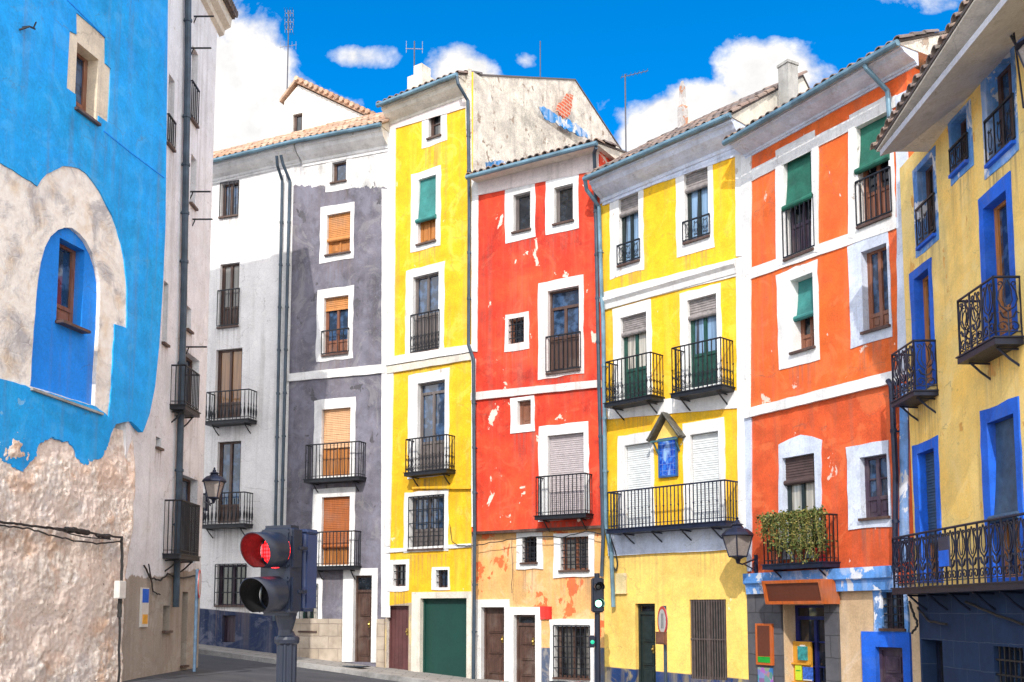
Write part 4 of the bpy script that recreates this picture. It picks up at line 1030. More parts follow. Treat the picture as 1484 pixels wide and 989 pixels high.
for j in range(nz + 1):
    z = rz0 + (rz1 - rz0) * j / nz; um = uend(z) + .06 * noise.noise(Vector((0, 3.3, z * 3)))
    for i in range(nu + 1):
        u = big0 + (um - big0) * i / nu
        p = Vector((u, 1.7, z))
        am = .35 + .65 * max(0, min(1, .5 + 1.4 * noise.noise(p * .9 + Vector((7, 1, 3)))))
        h = .06 * noise.fractal(p * 1.1, 1.0, 2.0, 3) + am * (.026 * noise.fractal(p * 5, .9, 2.1, 3) + .024 * noise.fractal(Vector((p.x, p.y, p.z * .7)) * 14, .8, 2.1, 3) + .010 * noise.noise(p * 33))
        pit = noise.noise(p * 8 + Vector((4, 0, 2))) + .4 * noise.noise(p * 17); h -= .10 * max(0, pit - .42)
        top = min(1, max(0, (rz1 - z - .0) / .9)); bulge = .03 * top
        y_ = .085 - .055 * top - .75 * h * (.35 + .65 * top) - bulge
        t = max(0, (i - (nu - 7)) / 7); y_ += .3 * t * t
        mb.v.append((u, y_, z))
for j in range(nz):
    for i in range(nu): k = j * (nu + 1) + i; mb.f.append((k, k + 1, k + nu + 2, k + nu + 1)); mb.m.append(0)
H.part(mb, 'rubble_base', RUB, norm=False, smooth=True)
mb = MB(); mb.box(big0, ue[1] - .5, .6, 5.5, -1, topz - .5); H.part(mb, 'inner_wall', OLDST)
mb = MB(); mb.prism([(-.4, 0), (2.8, 1.2), (6, 0), (6, -.1), (-.4, -.1)], big0, H.hit(243.5, 0)[0] + .1, topz, topz); H.part(mb, 'roof', TILE_R)
# scored line across the plaster
for q_ in ([(150, 190), (190, 222), (238, 258)], [(97, 0), (152, 54)]):
    mb = MB(); mb.tube([(p[0], -.001, p[1]) for p in H.poly(q_)], .012, 4); H.part(mb, 'string_line', BLU2)
HB_ = H

# ------------------------------------------------------------------ street lamps
LGLASS = paint('frosted_lamp_glass', (.30, .26, .24), .25, .12, 0, 6)
def lantern(H, px, py, out, size, label, foot, group='wall lanterns', drop=True, lean=0):
    u, z = H.hit(px, py, -out); P = H.world(u, -out, z)
    e = empty('street_lamp', P, H.phi, label, 'street lamp', group); s = size
    mb = MB()
    for sx_ in (-1, 1):
        for sy in (-1, 1): mb.tube([(sx_ * .11 * s, sy * .11 * s, -.22 * s), (sx_ * .19 * s, sy * .19 * s, .16 * s)], .014 * s, 5)
    for (q, zz) in ((.11, -.22), (.19, .16)):
        for a, b in (((-1, -1), (1, -1)), ((1, -1), (1, 1)), ((1, 1), (-1, 1)), ((-1, 1), (-1, -1))):
            mb.tube([(a[0] * q * s, a[1] * q * s, zz * s), (b[0] * q * s, b[1] * q * s, zz * s)], .016 * s, 5)
    i = len(mb.v)
    prof = [(.235, .155), (.215, .2), (.15, .27), (.095, .29), (.085, .34), (.12, .35), (.045, .39), (.04, .43), (.015, .45), (.03, .47), (.0, .5)]
    mb.lathe([(r * 1.25 * s if k < 4 else r * s, zz * s) for k, (r, zz) in enumerate(prof)], (0, 0, 0), 8); mb.lathe([(0.0, .16 * s), (.29 * s, .155 * s)], (0, 0, 0), 8)
    mb.lathe([(.15 * s, -.22 * s), (.05 * s, -.27 * s), (.03 * s, -.34 * s), (0, -.36 * s)], (0, 0, 0), 8)
    mb.build('lantern_frame', IRONB, e)
    mb = MB(); q0, q1 = .105 * s, .183 * s
    c0 = [(-q0, -q0), (q0, -q0), (q0, q0), (-q0, q0)]; c1 = [(-q1, -q1), (q1, -q1), (q1, q1), (-q1, q1)]
    for k in range(4): a, b = k, (k + 1) % 4; mb.face([(*c0[a], -.215 * s), (*c0[b], -.215 * s), (*c1[b], .155 * s), (*c1[a], .155 * s)])
    mb.build('glass', LGLASS, e)
    fu, fz = H.hit(foot[0], foot[1]); dx = fu - u; dz = fz - z
    mb = MB(); mb.tube([(0, 0, -.33 * s), (dx * .1, out * .2, -.36 * s + dz * .1 * 0), (dx, out - .02, dz)], .018, 6)
    mb.tube([(dx * .35, out * .35, -.36 * s), (dx * .7, out * .8, dz - .22), (dx, out - .02, dz - .34)], .014, 6)
    mb.box(dx - .03, dx + .03, out - .05, out, dz - .4, dz + .08); mb.tube([(dx + a, out - .06, dz - .02 + b) for a, b in spiral((0, -.12), .09, .03, 0, 2.2 * pi)], .01, 4)
    mb.build('bracket', IRONB, e)
    return e
lantern(HO, 1069, 789, .60, 1.12, 'black iron lantern on a bracket beside the planted orange balcony', (1097, 810))
lantern(HS, 310, 708, .55, .95, 'dark wall lantern in front of the white house at far left', (298, 716))
e = lantern(HB, 1502, 78, .6, .8, 'green-black wall lantern high on the right edge near the eave', (1440, 2))

# ------------------------------------------------------------------ foreground traffic light
def lensmat(key, col, st, dots=True):
    m, g = newmat(key); v = g.n('ShaderNodeTexCoord').outputs['Object']
    f = g.n('ShaderNodeTexVoronoi', {'Vector': v, 'Scale': 38.0, 'Randomness': .0}).outputs[0]
    k = g.ramp(f, .30, .55, st, st * (.12 if dots else 1))
    p = g.n('ShaderNodeBsdfPrincipled', {'Base Color': (*[x * .4 for x in col], 1), 'Emission Color': (*col, 1), 'Emission Strength': k, 'Roughness': .3}); g.n('ShaderNodeOutputMaterial', {0: p.outputs[0]})
    return m
TL = paint('traffic_light_body', (.008, .013, .030), .42, .15, 0, 3); TLB = paint('traffic_light_blue_box', (.020, .034, .095), .45, .15, 0, 3)
TBL = paint('unlit_lens', (.012, .012, .014), .2, .1); VIS = paint('visor_plastic', (.009, .013, .028), .42, .1, 0, 5); VISR = paint('visor_inside', (.02, .02, .022), .5, .1)
RED_L = lensmat('lit_red_lens', (1, .02, .025), 6.0); GRN_L = lensmat('lit_green_lens', (.35, 1, .72), 3.5, False)
P = at(419, 900, 7.5); gb = gz(P.x, P.y)
T = empty('traffic_light', (P.x, P.y, gb), radians(-23), 'dark blue traffic light showing red on a fluted post in the foreground', 'traffic light')
zc = at(405, 800, 7.5).z - gb; zb2 = zc - .31; sx0 = -.02
def rbox(mb, x0, x1, y0, y1, z0, z1, r=.03, m=0):
    """box with rounded vertical and top edges"""
    bm = bmesh.new(); bmesh.ops.create_cube(bm, size=1)
    for v_ in bm.verts: v_.co = Vector(((x0 + x1) / 2 + v_.co.x * (x1 - x0), (y0 + y1) / 2 + v_.co.y * (y1 - y0), (z0 + z1) / 2 + v_.co.z * (z1 - z0)))
    bmesh.ops.bevel(bm, geom=bm.edges[:], offset=r, segments=3, affect='EDGES')
    b = len(mb.v); bm.verts.index_update(); mb.v += [tuple(v_.co) for v_ in bm.verts]
    for f in bm.faces: mb.f.append(tuple(b + v_.index for v_ in f.verts)); mb.m.append(m)
    bm.free()
mb = MB(); rbox(mb, -.138, .138, -.19, -.03, zc - .15, zc + .18, .03); rbox(mb, -.138, .138, -.19, -.03, zb2 - .15, zb2 + .152, .03)
mb.box(-.125, .125, -.18, -.04, zb2 - .1, zc + .1)
for zz in (zc + .02, zb2 + .02): rbox(mb, .132, .152, -.10, .0, zz - .012, zz + .012, .004)
for zz in (zc + .13, zc - .10, zb2 + .10, zb2 - .12):
    for q in (-.118, .118): mb.lathe([(.0, .006), (.008, .005), (.009, 0)], (0, 0, 0), 8); mb.v[-24:] = [(x + q, -.191 - z, zz + y) for x, y, z in mb.v[-24:]]
for zz in (zc, zb2): mb.box(.138, .146, -.17, -.15, zz - .06, zz + .06)
mb.build('housing', TL, T)
mb = MB(); rbox(mb, -.10, .13, .0, .17, zb2 - .12, zc + .15, .025); rbox(mb, -.105, .135, .01, .165, zc + .13, zc + .165, .012); mb.box(.09, .125, -.03, .02, zb2, zb2 + .05); mb.box(.09, .125, -.03, .02, zc, zc + .05)
mb.build('rear_housing', TLB, T)
for zz, lm in ((zc, RED_L), (zb2, TBL)):
    mb = MB(); N = 32; ro, L = .130, .27
    b0 = len(mb.v)
    # visor: a tube cut slanting, open towards the viewer, long on top
    for (rad) in (ro, ro - .006):
        for k, t in enumerate((0, .5, 1)):
            for j in range(N + 1):
                a = radians(-68) + (radians(316)) * j / N      # gap at the foot
                up_ = sin(a); ln = L * (.66 + .34 * (up_ + 1) / 2) * t
                mb.v.append((cos(a) * rad * (1 - .05 * t), -.19 - ln, zz + sin(a) * rad * (1 - .05 * t) - .012 * t))
    M_ = N + 1
    for s_i in range(2):
        o_ = b0 + s_i * 3 * M_
        for k in range(2):
            for j in range(N): mb.f.append((o_ + k * M_ + j, o_ + k * M_ + j + 1, o_ + (k + 1) * M_ + j + 1, o_ + (k + 1) * M_ + j)); mb.m.append(s_i)
    o_ = b0 + 2 * M_; i_ = b0 + 5 * M_
    for j in range(N): mb.f.append((o_ + j, o_ + j + 1, i_ + j + 1, i_ + j)); mb.m.append(0)
    mb.build('visor', [VIS, VISR], T, smooth=True, norm=False)
    mb = MB(); 
    pr = [(0, .03), (.05, .027), (.09, .016), (.118, 0), (.126, -.004)]
    i0 = len(mb.v)
    for (r_, d_) in pr:
        for j in range(28): mb.v.append((r_ * cos(2 * pi * j / 28), -.185 - d_, zz + r_ * sin(2 * pi * j / 28)))
    for k in range(len(pr) - 1):
        for j in range(28): mb.f.append((i0 + k * 28 + j, i0 + k * 28 + (j + 1) % 28, i0 + (k + 1) * 28 + (j + 1) % 28, i0 + (k + 1) * 28 + j)); mb.m.append(0)
    mb.build('lens', lm, T, smooth=True)
mb = MB(); ztop = zb2 - .15; zcap = ztop - .17
mb.lathe([(.0, ztop + .02), (.075, ztop + .02), (.07, ztop - .03), (.05, ztop - .1), (.05, zcap + .02)], (0, -.04, 0), 20)
mb.lathe([(.0, zcap + .06), (.045, zcap + .06), (.06, zcap + .03), (.085, zcap + .02), (.09, zcap), (.085, zcap - .025), (.066, zcap - .04)], (0, -.02, 0), 20)
n = 40
for zz0, zz1 in ((.28, zcap - .03),):
    i = len(mb.v)
    for zz in (zz0, zz1):
        for j in range(n): r_ = .072 if j % 4 < 2 else .062; mb.v.append((r_ * cos(2 * pi * j / n), -.02 + r_ * sin(2 * pi * j / n), zz))
    for j in range(n): mb.f.append((i + j, i + (j + 1) % n, i + n + (j + 1) % n, i + n + j)); mb.m.append(0)
mb.lathe([(.17, 0), (.17, .06), (.13, .1), (.11, .24), (.08, .28), (.06, .3)], (0, -.02, 0), 20)
mb.build('post', TL, T)

# small far traffic light in front of the red and yellow houses
P = at(866, 900, 22.6); gb = gz(P.x, P.y) + .13
T2 = empty('traffic_light', (P.x, P.y, gb), radians(6), 'slim far traffic light showing green before the yellow house door', 'traffic light')
s_ = 22.6 / F
zt = EYE + (885 - 838) * s_ - gb; zbm = EYE + (885 - 888) * s_ - gb
mb = MB(); rbox(mb, -.13, .13, -.12, .1, zbm, zt, .03); mb.build('housing', TL, T2)
for k, lm in ((0, TBL), (1, GRN_L)):
    zz = zt - .2 - k * .36; mb = MB(); mb.lathe([(0, .012), (.045, .01), (.075, 0)], (0, 0, 0), 18)
    mb.v = [(x, -.125 - z, zz + y) for x, y, z in mb.v]; mb.build('lens', lm, T2)
    mb = MB(); b0 = 0
    for t in (0, 1):
        for j in range(19):
            a = radians(-40) + radians(260) * j / 18; mb.v.append((cos(a) * .105, -.12 - .2 * t, zz + sin(a) * .105))
    for j in range(18): mb.f.append((j, j + 1, 19 + j + 1, 19 + j)); mb.m.append(0)
    mb.build('visor', VIS, T2, norm=False)
mb = MB(); mb.tube([(0, .02, 0), (0, .02, zt + .1)], .06, 12); mb.lathe([(.12, 0), (.12, .1), (.07, .16)], (0, .02, 0), 12); mb.build('post', TL, T2)
mb = MB(); zz = EYE - 45 * s_ - gb; rbox(mb, -.2, -.07, -.1, .06, zz - .12, zz + .14, .02); mb.build('pedestrian_signal', TL, T2)
mb = MB(); mb.lathe([(0, .01), (.045, 0)], (0, 0, 0), 12); mb.v = [(x - .135, -.105 - z, zz + y) for x, y, z in mb.v]; mb.build('lens', lensmat('lit_small_green_lens', (.02, .5, .3), 1.0, False), T2)

# ------------------------------------------------------------------ round road signs
SIGNW = paint('sign_white', (.62, .60, .57), .4, .08); SIGNR = paint('sign_red', (.62, .02, .02), .4, .1); SIGNB = paint('sign_grey_back', (.20, .21, .23), .45, .2, .4)
def round_sign(P, rz, r, ztop, label, mark, pole=PIPED):
    gb = gz(P.x, P.y) + .1
    e = empty('road_sign', (P.x, P.y, gb), rz, label, 'road sign'); z = ztop - gb
    mb = MB(); mb.tube([(0, .05, 0), (0, .05, z + r * 1.02)], .035, 10); mb.build('post', pole, e)
    def disc(r0, r1, y, mat, nm):
        mb = MB(); n = 32
        for (ra, yy) in ((r0, y), (r1, y), (r1, y + .012), (r0, y + .012)):
            for j in range(n): mb.v.append((ra * cos(2 * pi * j / n), yy, z + ra * sin(2 * pi * j / n)))
        for k in range(3):
            for j in range(n): mb.f.append((k * n + j, k * n + (j + 1) % n, (k + 1) * n + (j + 1) % n, (k + 1) * n + j)); mb.m.append(0)
        mb.build(nm, mat, e)
    disc(.0, r, 0.0, SIGNB, 'back_plate'); disc(r * .8, r * .99, -.008, SIGNR, 'red_border'); disc(0.0, r * .81, -.006, SIGNW, 'face')
    mark(e, z, r)
    return e
def mark_van(e, z, r):
    mb = MB()
    for dx in (-.18, .1): mb.sheet([ring((dx - .0) * r, (dx + .14) * r, z - .5 * r, z + .5 * r)], -.0095, .004)
    mb.build('pictogram', SIGNB, e)
P = at(960, 900, 20.3)
round_sign(P, radians(-80), .29, EYE - 15 * 20.3 / F, 'round white and red road sign turned sideways before the black door', mark_van)
e = empty('information_plate', at(958, 925, 20.3), radians(-72), 'small brown plate under the sideways round road sign', 'sign plate')
mb = MB(); mb.box(-.2, .2, -.02, .03, -.12, .12); mb.box(-.17, .17, -.026, -.02, -.09, .09, 1); mb.build('plate', [paint('brown_plate', (.16, .06, .03)), paint('brown_plate_edge', (.22, .09, .05))], e)
P = at(289, 850, 21.5)
def mark_bar(e, z, r):
    mb = MB(); mb.sheet([ring(-.55 * r, .55 * r, z - .12 * r, z + .12 * r)], -.0095, .004); mb.build('white_bar', SIGNW, e)
round_sign(P, radians(101), .30, EYE + 38 * 21.5 / F, 'round red-rimmed road sign seen nearly edge on, at the white corner', mark_bar, paint('blue_grey_pole', (.08, .14, .22)))

# ------------------------------------------------------------------ shrine
u, z = HY2.hit(970, 664); q = HY2.rect((957, 984, 635, 692))
S = empty('tile_shrine', HY2.world(u, -.02, q[2]), HY2.phi, 'blue tile picture under a tiny gabled roof, between two white blinds', 'shrine')
w_ = (q[1] - q[0]) / 2; h_ = q[3] - q[2]
m, g = newmat('painted_tiles'); v = g.n('ShaderNodeTexCoord').outputs['Object']
n1 = g.noise(g.mapping(v, (2, 0, 1), (1, 1, .5)), 4.2, 5, .6, 1.0); n2 = g.noise(v, 15, 4)
sp = g.n('ShaderNodeSeparateXYZ', {0: v}); 
fx = g.math('ABSOLUTE', g.math('ADD', sp.outputs[0], g.math('MULTIPLY', g.math('SUBTRACT', n1, .5), .25)))
c = g.mix(g.ramp(n2, .4, .62), (.006, .04, .36), (.03, .16, .62)); c = g.mix(g.math('MULTIPLY', g.ramp(fx, .05, .12, .8, 0), g.ramp(n1, .48, .62)), c, (.35, .55, .85))
gd = g.n('ShaderNodeTexBrick', {'Vector': g.n('ShaderNodeCombineXYZ', {0: sp.outputs[0], 1: sp.outputs[2]}).outputs[0], 'Scale': 1.0, 'Mortar Size': .004, 'Brick Width': .15, 'Row Height': .15}, offset=0.0).outputs[1]
c = g.mix(g.math('MULTIPLY', gd, .6), c, (.3, .35, .45)); finish(g, c, .15); AZ = m
mb = MB(); mb.box(-w_ + .04, w_ - .04, -.04, .0, .04, h_ - .04); mb.build('tile_panel', AZ, S)
mb = MB(); 
for a in ((-w_, -w_ + .04, 0, h_), (w_ - .04, w_, 0, h_), (-w_ + .04, w_ - .04, 0, .04), (-w_ + .04, w_ - .04, h_ - .04, h_)): mb.box(a[0], a[1], -.055, .0, a[2], a[3])
mb.build('frame', paint('tile_frame', (.02, .09, .26), .4), S)
mb = MB(); rw = w_ * 1.42
for sg in (-1, 1):
    p = [(sg * (rw + .05), h_ - .06), (0, h_ + .50), (0, h_ + .57), (sg * (rw + .12), h_ - .02)]
    mb.sheet([p], -.20, .22)
    mb.tube([(sg * (rw + .08), -.21, h_ - .03), (0, -.21, h_ + .55)], .022, 5)
mb.build('canopy', paint('old_green_grey_wood', (.10, .095, .08), .8, .4), S)
mb = MB(); mb.sheet([[(-rw * .85, h_ - .02), (rw * .85, h_ - .02), (0, h_ + .45)]], -.05, .05); mb.build('gable_panel', YE2, S)
mb = MB()
for sg in (-1, 1): mb.tube([(sg * rw * .8, 0, h_ - .32), (sg * rw * .85, -.17, h_ - .06)], .022, 5)
mb.box(-rw, rw, -.19, -.14, h_ - .09, h_ - .05); mb.build('bracket', paint('old_teal_wood', (.05, .13, .15), .7), S)

# ------------------------------------------------------------------ shop sign, boards, display
OF = wood('orange_varnished_wood', (.50, .11, .02), .4, .25); BRB = paint('brown_board', (.115, .03, .014), .5, .08, 0, 2)
H = HO; (ua, z1), (ub, z0) = H.hit(1109, 843, -.42), H.hit(1191, 874, -.42)
S = empty('shop_sign', H.world((ua + ub) / 2, -.05, z0), H.phi, 'blank brown sign in an orange wooden frame over the shop door', 'sign'); w_ = (ub - ua) / 2; h_ = z1 - z0
def tilt(mb, a, b, c, d, y, dy, th, m=0):
    """slab in the tilted sign plane: y grows by dy per metre of height"""
    P_ = [(a, y + c * dy, c), (b, y + c * dy, c), (b, y + d * dy, d), (a, y + d * dy, d)]
    i = len(mb.v); mb.v += P_ + [(x, yy + th, z) for x, yy, z in P_]
    for q in ((0, 1, 2, 3), (7, 6, 5, 4), (0, 4, 5, 1), (1, 5, 6, 2), (2, 6, 7, 3), (3, 7, 4, 0)): mb.f.append(tuple(i + k for k in q)); mb.m.append(m)
mb = MB(); y_ = -.34; dy = -.22
tilt(mb, -w_ - .04, w_ + .04, h_ - .05, h_ + .01, y_, dy, .44); tilt(mb, -w_ - .04, w_ + .04, -.02, .04, y_, dy, .40)
tilt(mb, -w_ - .04, -w_ + .03, .04, h_ - .05, y_, dy, .42); tilt(mb, w_ - .03, w_ + .04, .04, h_ - .05, y_, dy, .42)
mb.build('frame', OF, S)
mb = MB(); tilt(mb, -w_ + .03, w_ - .03, .04, h_ - .05, y_ + .03, dy, .04); mb.build('board', BRB, S)
def board(rect, label, cat, parts, name, off=-.02, H=HO, thick=.04):
    u0, u1, z0, z1 = H.rect(rect, off)
    e = empty(name, H.world((u0 + u1) / 2, off, z0), H.phi, label, cat); w = (u1 - u0) / 2; h = z1 - z0
    for k, (nm, a, b, c, d, y, mat) in enumerate(parts): mb = MB(); mb.box(a * w, b * w, -y, thick - y * .5, c * h, d * h); mb.build(nm, mat, e)
    return e
GRNP = paint('green_panel', (.01, .30, .03), .5, .1); 
board((1096, 1120, 904, 964), 'orange framed blank notice board with a green strip, on the dark stone pier', 'notice board',
      [('frame', -1, 1, 0, 1, .02, OF), ('board', -.72, .72, .22, .95, .028, BRB), ('green_strip', -.72, .72, .06, .2, .03, GRNP)], 'notice_board', off=-.04)
m, g = newmat('colourful_print'); v = g.n('ShaderNodeTexCoord').outputs['Object']
vo = g.n('ShaderNodeTexVoronoi', {'Vector': v, 'Scale': 7.0}).outputs[1]; c = g.n('ShaderNodeHueSaturation', {'Color': vo, 'Saturation': 1.2, 'Value': .6}).outputs[0]; c = g.mix(.35, c, (.08, .12, .55)); finish(g, c, .4); PRN = m
board((1099, 1119, 968, 1010), 'colourful blue printed poster under the notice board', 'poster', [('paper', -1, 1, 0, 1, .01, PRN), ('border', -.94, .94, .03, .12, .013, SIGNW)], 'poster', off=-.04)
YS = paint('yellow_shelf_wood', (.55, .26, .02), .6, .1)
D = .26
board((1147, 1176, 930, 1014), 'yellow display shelf behind the shop door glass', 'shelf', [('back_panel', -1, 1, 0, 1, .0, YS), ('shelf', -1, 1, .60, .63, .06, YS), ('shelf', -1, 1, .28, .31, .06, YS)], 'display_shelf', off=D)
board((1157, 1169, 937, 957), 'teal packet on the upper shelf of the shop display', 'packet', [('packet', -1, 1, 0, 1, .02, paint('teal_print', (.03, .24, .24), .5, .4, 0, 14)), ('cap', -.5, .5, .98, 1.1, .015, SIGNW)], 'packet', off=D - .03)
board((1153, 1162, 964, 986), 'lime yellow card standing in the shop display', 'card', [('card', -1, 1, 0, 1, .01, paint('lime_print', (.50, .62, .03), .5, .1)), ('line', -.7, .7, .6, .66, .014, GRNP)], 'card', off=D - .03, thick=.015)
board((1164, 1178, 967, 987), 'blue patterned card beside the lime one in the shop display', 'card', [('card', -1, 1, 0, 1, .01, paint('blue_print', (.03, .10, .42), .5, .6, 0, 18)), ('edge', -.9, .9, .02, .1, .014, SIGNW)], 'card', off=D - .03, thick=.015)
board((204, 214, 852, 909), 'small plaque, blue above and yellow below, on the white corner wall', 'plaque', [('plate', -1, 1, 0, 1, .02, SIGNW), ('blue_field', -.9, .9, .62, .97, .024, BLUETRIM), ('yellow_field', -.7, .8, .08, .32, .024, paint('yellow_field', (.75, .36, .02)))], 'wall_plaque', off=-.02, H=HS)
board((1361, 1376, 778, 822), 'small dark and blue rectangular panel hanging on the long scrolled balcony', 'panel', [('plate', -1, 1, 0, 1, .012, paint('dark_panel', (.03, .035, .07))), ('blue_field', -.95, .95, .02, .55, .016, BLUETRIM)], 'balcony_panel', off=-.39, H=HB, thick=.02)

x_, y_ = at(508, 962, 27.0).x, 27.0
e = empty('drain_cover', (x_, y_, gz(x_, y_) + .134), radians(-20), 'dark iron drain grating in the pavement below the grey house door', 'drain cover')
mb = MB(); mb.box(-.45, .45, -.25, .25, 0, .012); mb.build('frame', IRON, e)
mb = MB()
for k in range(9): mb.box(-.40 + k * .1 - .02, -.40 + k * .1 + .02, -.21, .21, .012, .022)
mb.build('grating', PIPED, e)
# ------------------------------------------------------------------ plants on the orange balcony
LEAF = []
for k, cc in enumerate([(.10, .14, .025), (.06, .10, .02), (.26, .22, .06), (.035, .065, .015)]):
    LEAF.append(paint('leaf_%d' % k if 0 else ['leaf_mid', 'leaf_dark', 'leaf_dry', 'leaf_deep'][k], cc, .6, .35, 0, 20))
u0, u1, z0, z1, off, zb = PLB
O = HO.world(u0, off, z1); E_ = empty('trailing_plant', O, HO.phi, 'dense green trailing plant hanging over the orange house balcony rail', 'plant')
def leaf(mb, p, s):
    a = Vector((RR.gauss(0, 1), RR.gauss(0, 1), RR.gauss(0, .7) - .3)).normalized(); b = a.cross(Vector((RR.gauss(0, 1), RR.gauss(0, 1), RR.gauss(0, 1)))).normalized()
    p = Vector(p); k = RR.choices(range(4), (4, 3, 4, 2))[0]
    mb.face([p, p + a * s * .5 + b * s * .32, p + a * s, p + a * s * .5 - b * s * .32], k)
mb = MB(); W_ = u1 - u0; ms = MB()
for i in range(200):
    u = RR.uniform(-.04, W_ + .05); L = RR.choice((.12, .2, .3, .45, .6, .78)) * RR.uniform(.8, 1.15) * (1 if .2 * W_ < u else .6) * (1.1 if u > .45 * W_ else .9)
    p = Vector((u, RR.uniform(-.16, .10), RR.uniform(-.03, .10))); pts = [p.copy()]
    n = int(L / .028)
    for k in range(n):
        p += Vector((RR.gauss(0, .010), RR.gauss(-.001, .010), -.028)); pts.append(p.copy())
        for _ in range(2): leaf(mb, p + Vector((RR.gauss(0, .015), RR.gauss(0, .015), 0)), RR.uniform(.022, .06))
    ms.tube(pts, .004, 3)
for i in range(900): leaf(mb, (RR.uniform(-.05, W_ + .05), RR.gauss(-.02, .07), RR.gauss(.04, .035)), RR.uniform(.04, .075))
mb.build('foliage', LEAF, E_, norm=False); ms.build('stem', LEAF[2], E_)
TERR = paint('terracotta', (.34, .09, .04), .7, .2); POTR = paint('red_pot', (.45, .02, .02), .4, .15)
for (fr_, mat, lab, r_) in ((.12, TERR, 'terracotta pot with low green plant, at the left end of the planted balcony', .11), (.5, TERR, 'terracotta pot in the middle of the planted balcony', .12), (.86, POTR, 'red pot at the right end of the planted balcony', .13)):
    e = empty('flower_pot', HO.world(u0 + W_ * fr_, off + .17, zb), HO.phi, lab, 'flower pot')
    mb = MB(); mb.lathe([(0, 0), (r_ * .7, 0), (r_, .22), (r_ * 1.1, .22), (r_ * 1.1, .26), (r_ * .95, .26), (0, .24)], (0, 0, 0), 16); mb.build('pot', mat, e, smooth=False)
    mb = MB()
    for i in range(170): leaf(mb, (RR.gauss(0, r_ * .9), RR.gauss(0, r_ * .9), .27 + abs(RR.gauss(0, .13))), RR.uniform(.05, .1))
    mb.build('foliage', LEAF, e, norm=False)

# ------------------------------------------------------------------ aerials and slim chimney
AER = paint('aerial_metal', (.09, .09, .11), .45, .2, .6)
def aerial(px, ytop, ybot, d, label, elems, r=.022):
    P = at(px, ybot, d); Q = at(px, ytop, d); h = Q.z - P.z
    e = empty('aerial', P, RR.uniform(-.2, .2), label, 'aerial', 'roof aerials'); mb = MB(); mb.tube([(0, 0, -1.2), (0, 0, h)], r, 6); mb.build('mast', AER, e)
    if elems:
        mb = MB(); elems(mb, h); mb.build('crossbars', AER, e)
def el1(mb, h):
    for zf, L in ((.97, .32), (.86, .34), (.77, .3)):
        mb.tube([(-L * .4, 0, h * zf), (L * .5, 0, h * zf)], .012, 4)
        for k in (-.4, -.1, .2, .5): mb.tube([(L * k * 1.0, -.18, h * zf + .1), (L * k, .18, h * zf - .1)], .007, 4); mb.tube([(L * k, 0, h * zf - .12), (L * k, 0, h * zf + .12)], .007, 4)
    mb.tube([(-.3, 0, h * .55), (.3, 0, h * .58)], .01, 4)
    for k in range(5): mb.tube([(-.28 + .14 * k, 0, h * .52), (-.28 + .14 * k, 0, h * .62)], .007, 4)
def el2(mb, h):
    mb.tube([(-.26, 0, h * .82), (.26, 0, h * .82)], .012, 4)
    for k in (-.24, .24): mb.tube([(k, 0, h * .72), (k, 0, h * 1.0)], .010, 4)
def el4(mb, h):
    mb.tube([(-.12, 0, h * .95), (.66, 0, h * 1.08)], .012, 4)
    for k in range(7): t = k / 6; mb.tube([(-.1 + .72 * t, -.13, h * (.96 + .115 * t)), (-.1 + .72 * t, .13, h * (.96 + .115 * t))], .006, 4)
aerial(416, 16, 134, 35, 'tall multi-armed aerial above the cream gabled house', el1)
aerial(600, 60, 122, 29.5, 'three-pronged aerial beside the stub chimney of the tall yellow house', el2)
aerial(783, 60, 106, 29.5, 'bare thin mast on the ridge above the weathered side wall', None, .018)
aerial(907, 108, 205, 27.5, 'yagi aerial with a slanting boom, at the foot of the weathered gable', el4)
P = at(990, 190, 25); e = empty('slim_chimney', P, .3, 'slim whitewashed tapering chimney behind the wide yellow house', 'chimney')
h = at(990, 118, 25).z - P.z
mb = MB(); mb.lathe([(.16, -1.5), (.15, h * .45), (.10, h * .5), (.085, h * .88), (.03, h), (0, h)], (0, 0, 0), 6); mb.build('shaft', plaster('worn_white_plaster', (.50, .47, .46), var=.4, chip=(.42, .2, .12), ca=.45, cs=3), e)
mb = MB(); mb.box(.05, .2, -.1, .1, -1, h * .55); mb.build('brick_flank', CREAMW, e)

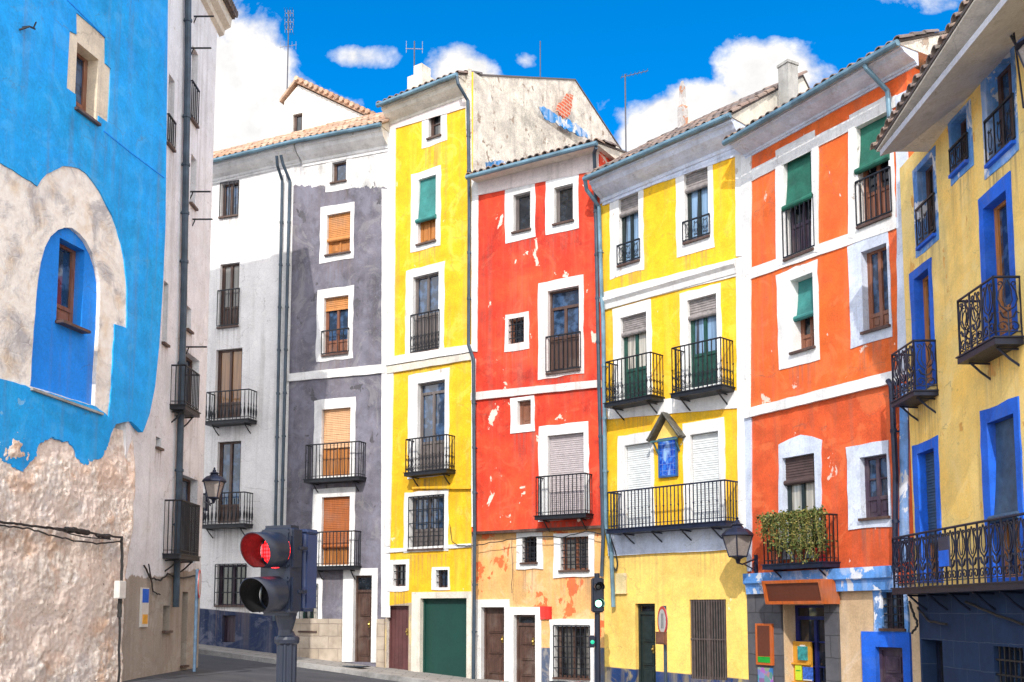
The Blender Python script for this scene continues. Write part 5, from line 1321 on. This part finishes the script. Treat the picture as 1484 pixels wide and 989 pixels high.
# ------------------------------------------------------------------ cables and boxes
CAB = paint('black_cable', (.018, .017, .018), .6, .3)
def cable(H, name, label, strands):
    e = empty(name, H.world(*[H.hit(*strands[0][0][0])[0], 0], H.hit(*strands[0][0][0])[1]), 0, label, 'cable'); inv = Matrix.Translation(-e.location)
    mb = MB()
    for pts, r, off in strands:
        P = []
        for i, (x, y) in enumerate(pts):
            u, z = H.hit(x, y, -off); P.append(inv @ H.world(u, -off, z))
        Q = []
        for a, b in zip(P, P[1:]):
            for k in range(6): q = a.lerp(b, k / 6); Q.append(q + Vector((RR.gauss(0, .006), 0, RR.gauss(0, .006))))
        Q.append(P[-1]); mb.tube(Q, r, 6)
    mb.build('cable_run', CAB, e); return e
cable(HB_, 'cable_bundle', 'thick black cable bundle crossing the rubble base of the blue house', [
    ([(-60, 752), (0, 757), (30, 760), (60, 764), (95, 768), (140, 774), (176, 779)], .020, .19), ([(-60, 756), (0, 762), (40, 766), (70, 775), (100, 782), (140, 788), (176, 785)], .014, .2),
    ([(95, 767), (112, 770), (128, 772)], .05, .2), ([(140, 776), (158, 779)], .035, .2), ([(176, 777), (177, 800), (176, 842)], .026, .19), ([(174, 868), (173, 895)], .04, .19), ([(174, 895), (172, 989), (171, 1010)], .022, .19),
    ([(60, 763), (85, 768), (120, 779), (160, 782)], .011, .22)])
cable(HS, 'slack_cable', 'thin black cable sagging along the white corner wall', [([(209, 820), (218, 838), (232, 842), (243, 832), (262, 838), (288, 834)], .018, .05), ([(215, 818), (222, 858), (232, 862)], .014, .05)])
cable(HR, 'facade_cable', 'thin black cable draped above the red house ground floor', [([(662, 790), (684, 792), (705, 788), (740, 782), (775, 778), (815, 779), (850, 770), (872, 774)], .012, .06), ([(652, 760), (655, 785), (664, 791)], .010, .06), ([(742, 782), (742, 860)], .008, .05)])
cable(HY2, 'cable_coil', 'looped black cables by the drainpipe of the wide yellow house', [([(884, 775), (892, 800), (895, 815), (893, 828), (889, 822)], .018, .06), ([(880, 772), (900, 774)], .03, .08)])
cable(HB, 'sagging_cable', 'dark cable bunched under the long scrolled balcony', [([(1318, 872), (1324, 890), (1330, 905), (1322, 918)], .02, .05), ([(1330, 880), (1345, 900), (1372, 905)], .02, .05), ([(1400, 872), (1440, 890), (1482, 905)], .02, .06)])
u0, u1, z0, z1 = HB_.rect((168, 178, 842, 868), -.2); e = empty('junction_box', HB_.world((u0 + u1) / 2, -.2, z0), HB_.phi, 'white electrical junction box fixed on the rubble wall', 'box')
mb = MB(); rbox(mb, -(u1 - u0) / 2, (u1 - u0) / 2, -.07, .05, 0, z1 - z0, .012); mb.build('case', SIGNW, e); mb = MB(); mb.tube([(0, -.03, -.06), (0, -.03, .0)], .02, 6); mb.build('gland', CAB, e)
# old iron hook on the blue wall
u, z = HB_.hit(33, 40); e = empty('wall_hook', HB_.world(u, 0, z), HB_.phi, 'rusty forked iron hook high on the blue wall', 'hook')
mb = MB(); mb.tube([(-.1, -.02, -.1), (0, -.12, 0), (.16, -.10, .05)], .016, 5); mb.tube([(0, 0.02, 0), (0, -.12, 0)], .016, 5); mb.tube([(.12, -.1, .04), (.18, -.1, .18)], .014, 5); mb.build('iron', IRON, e)
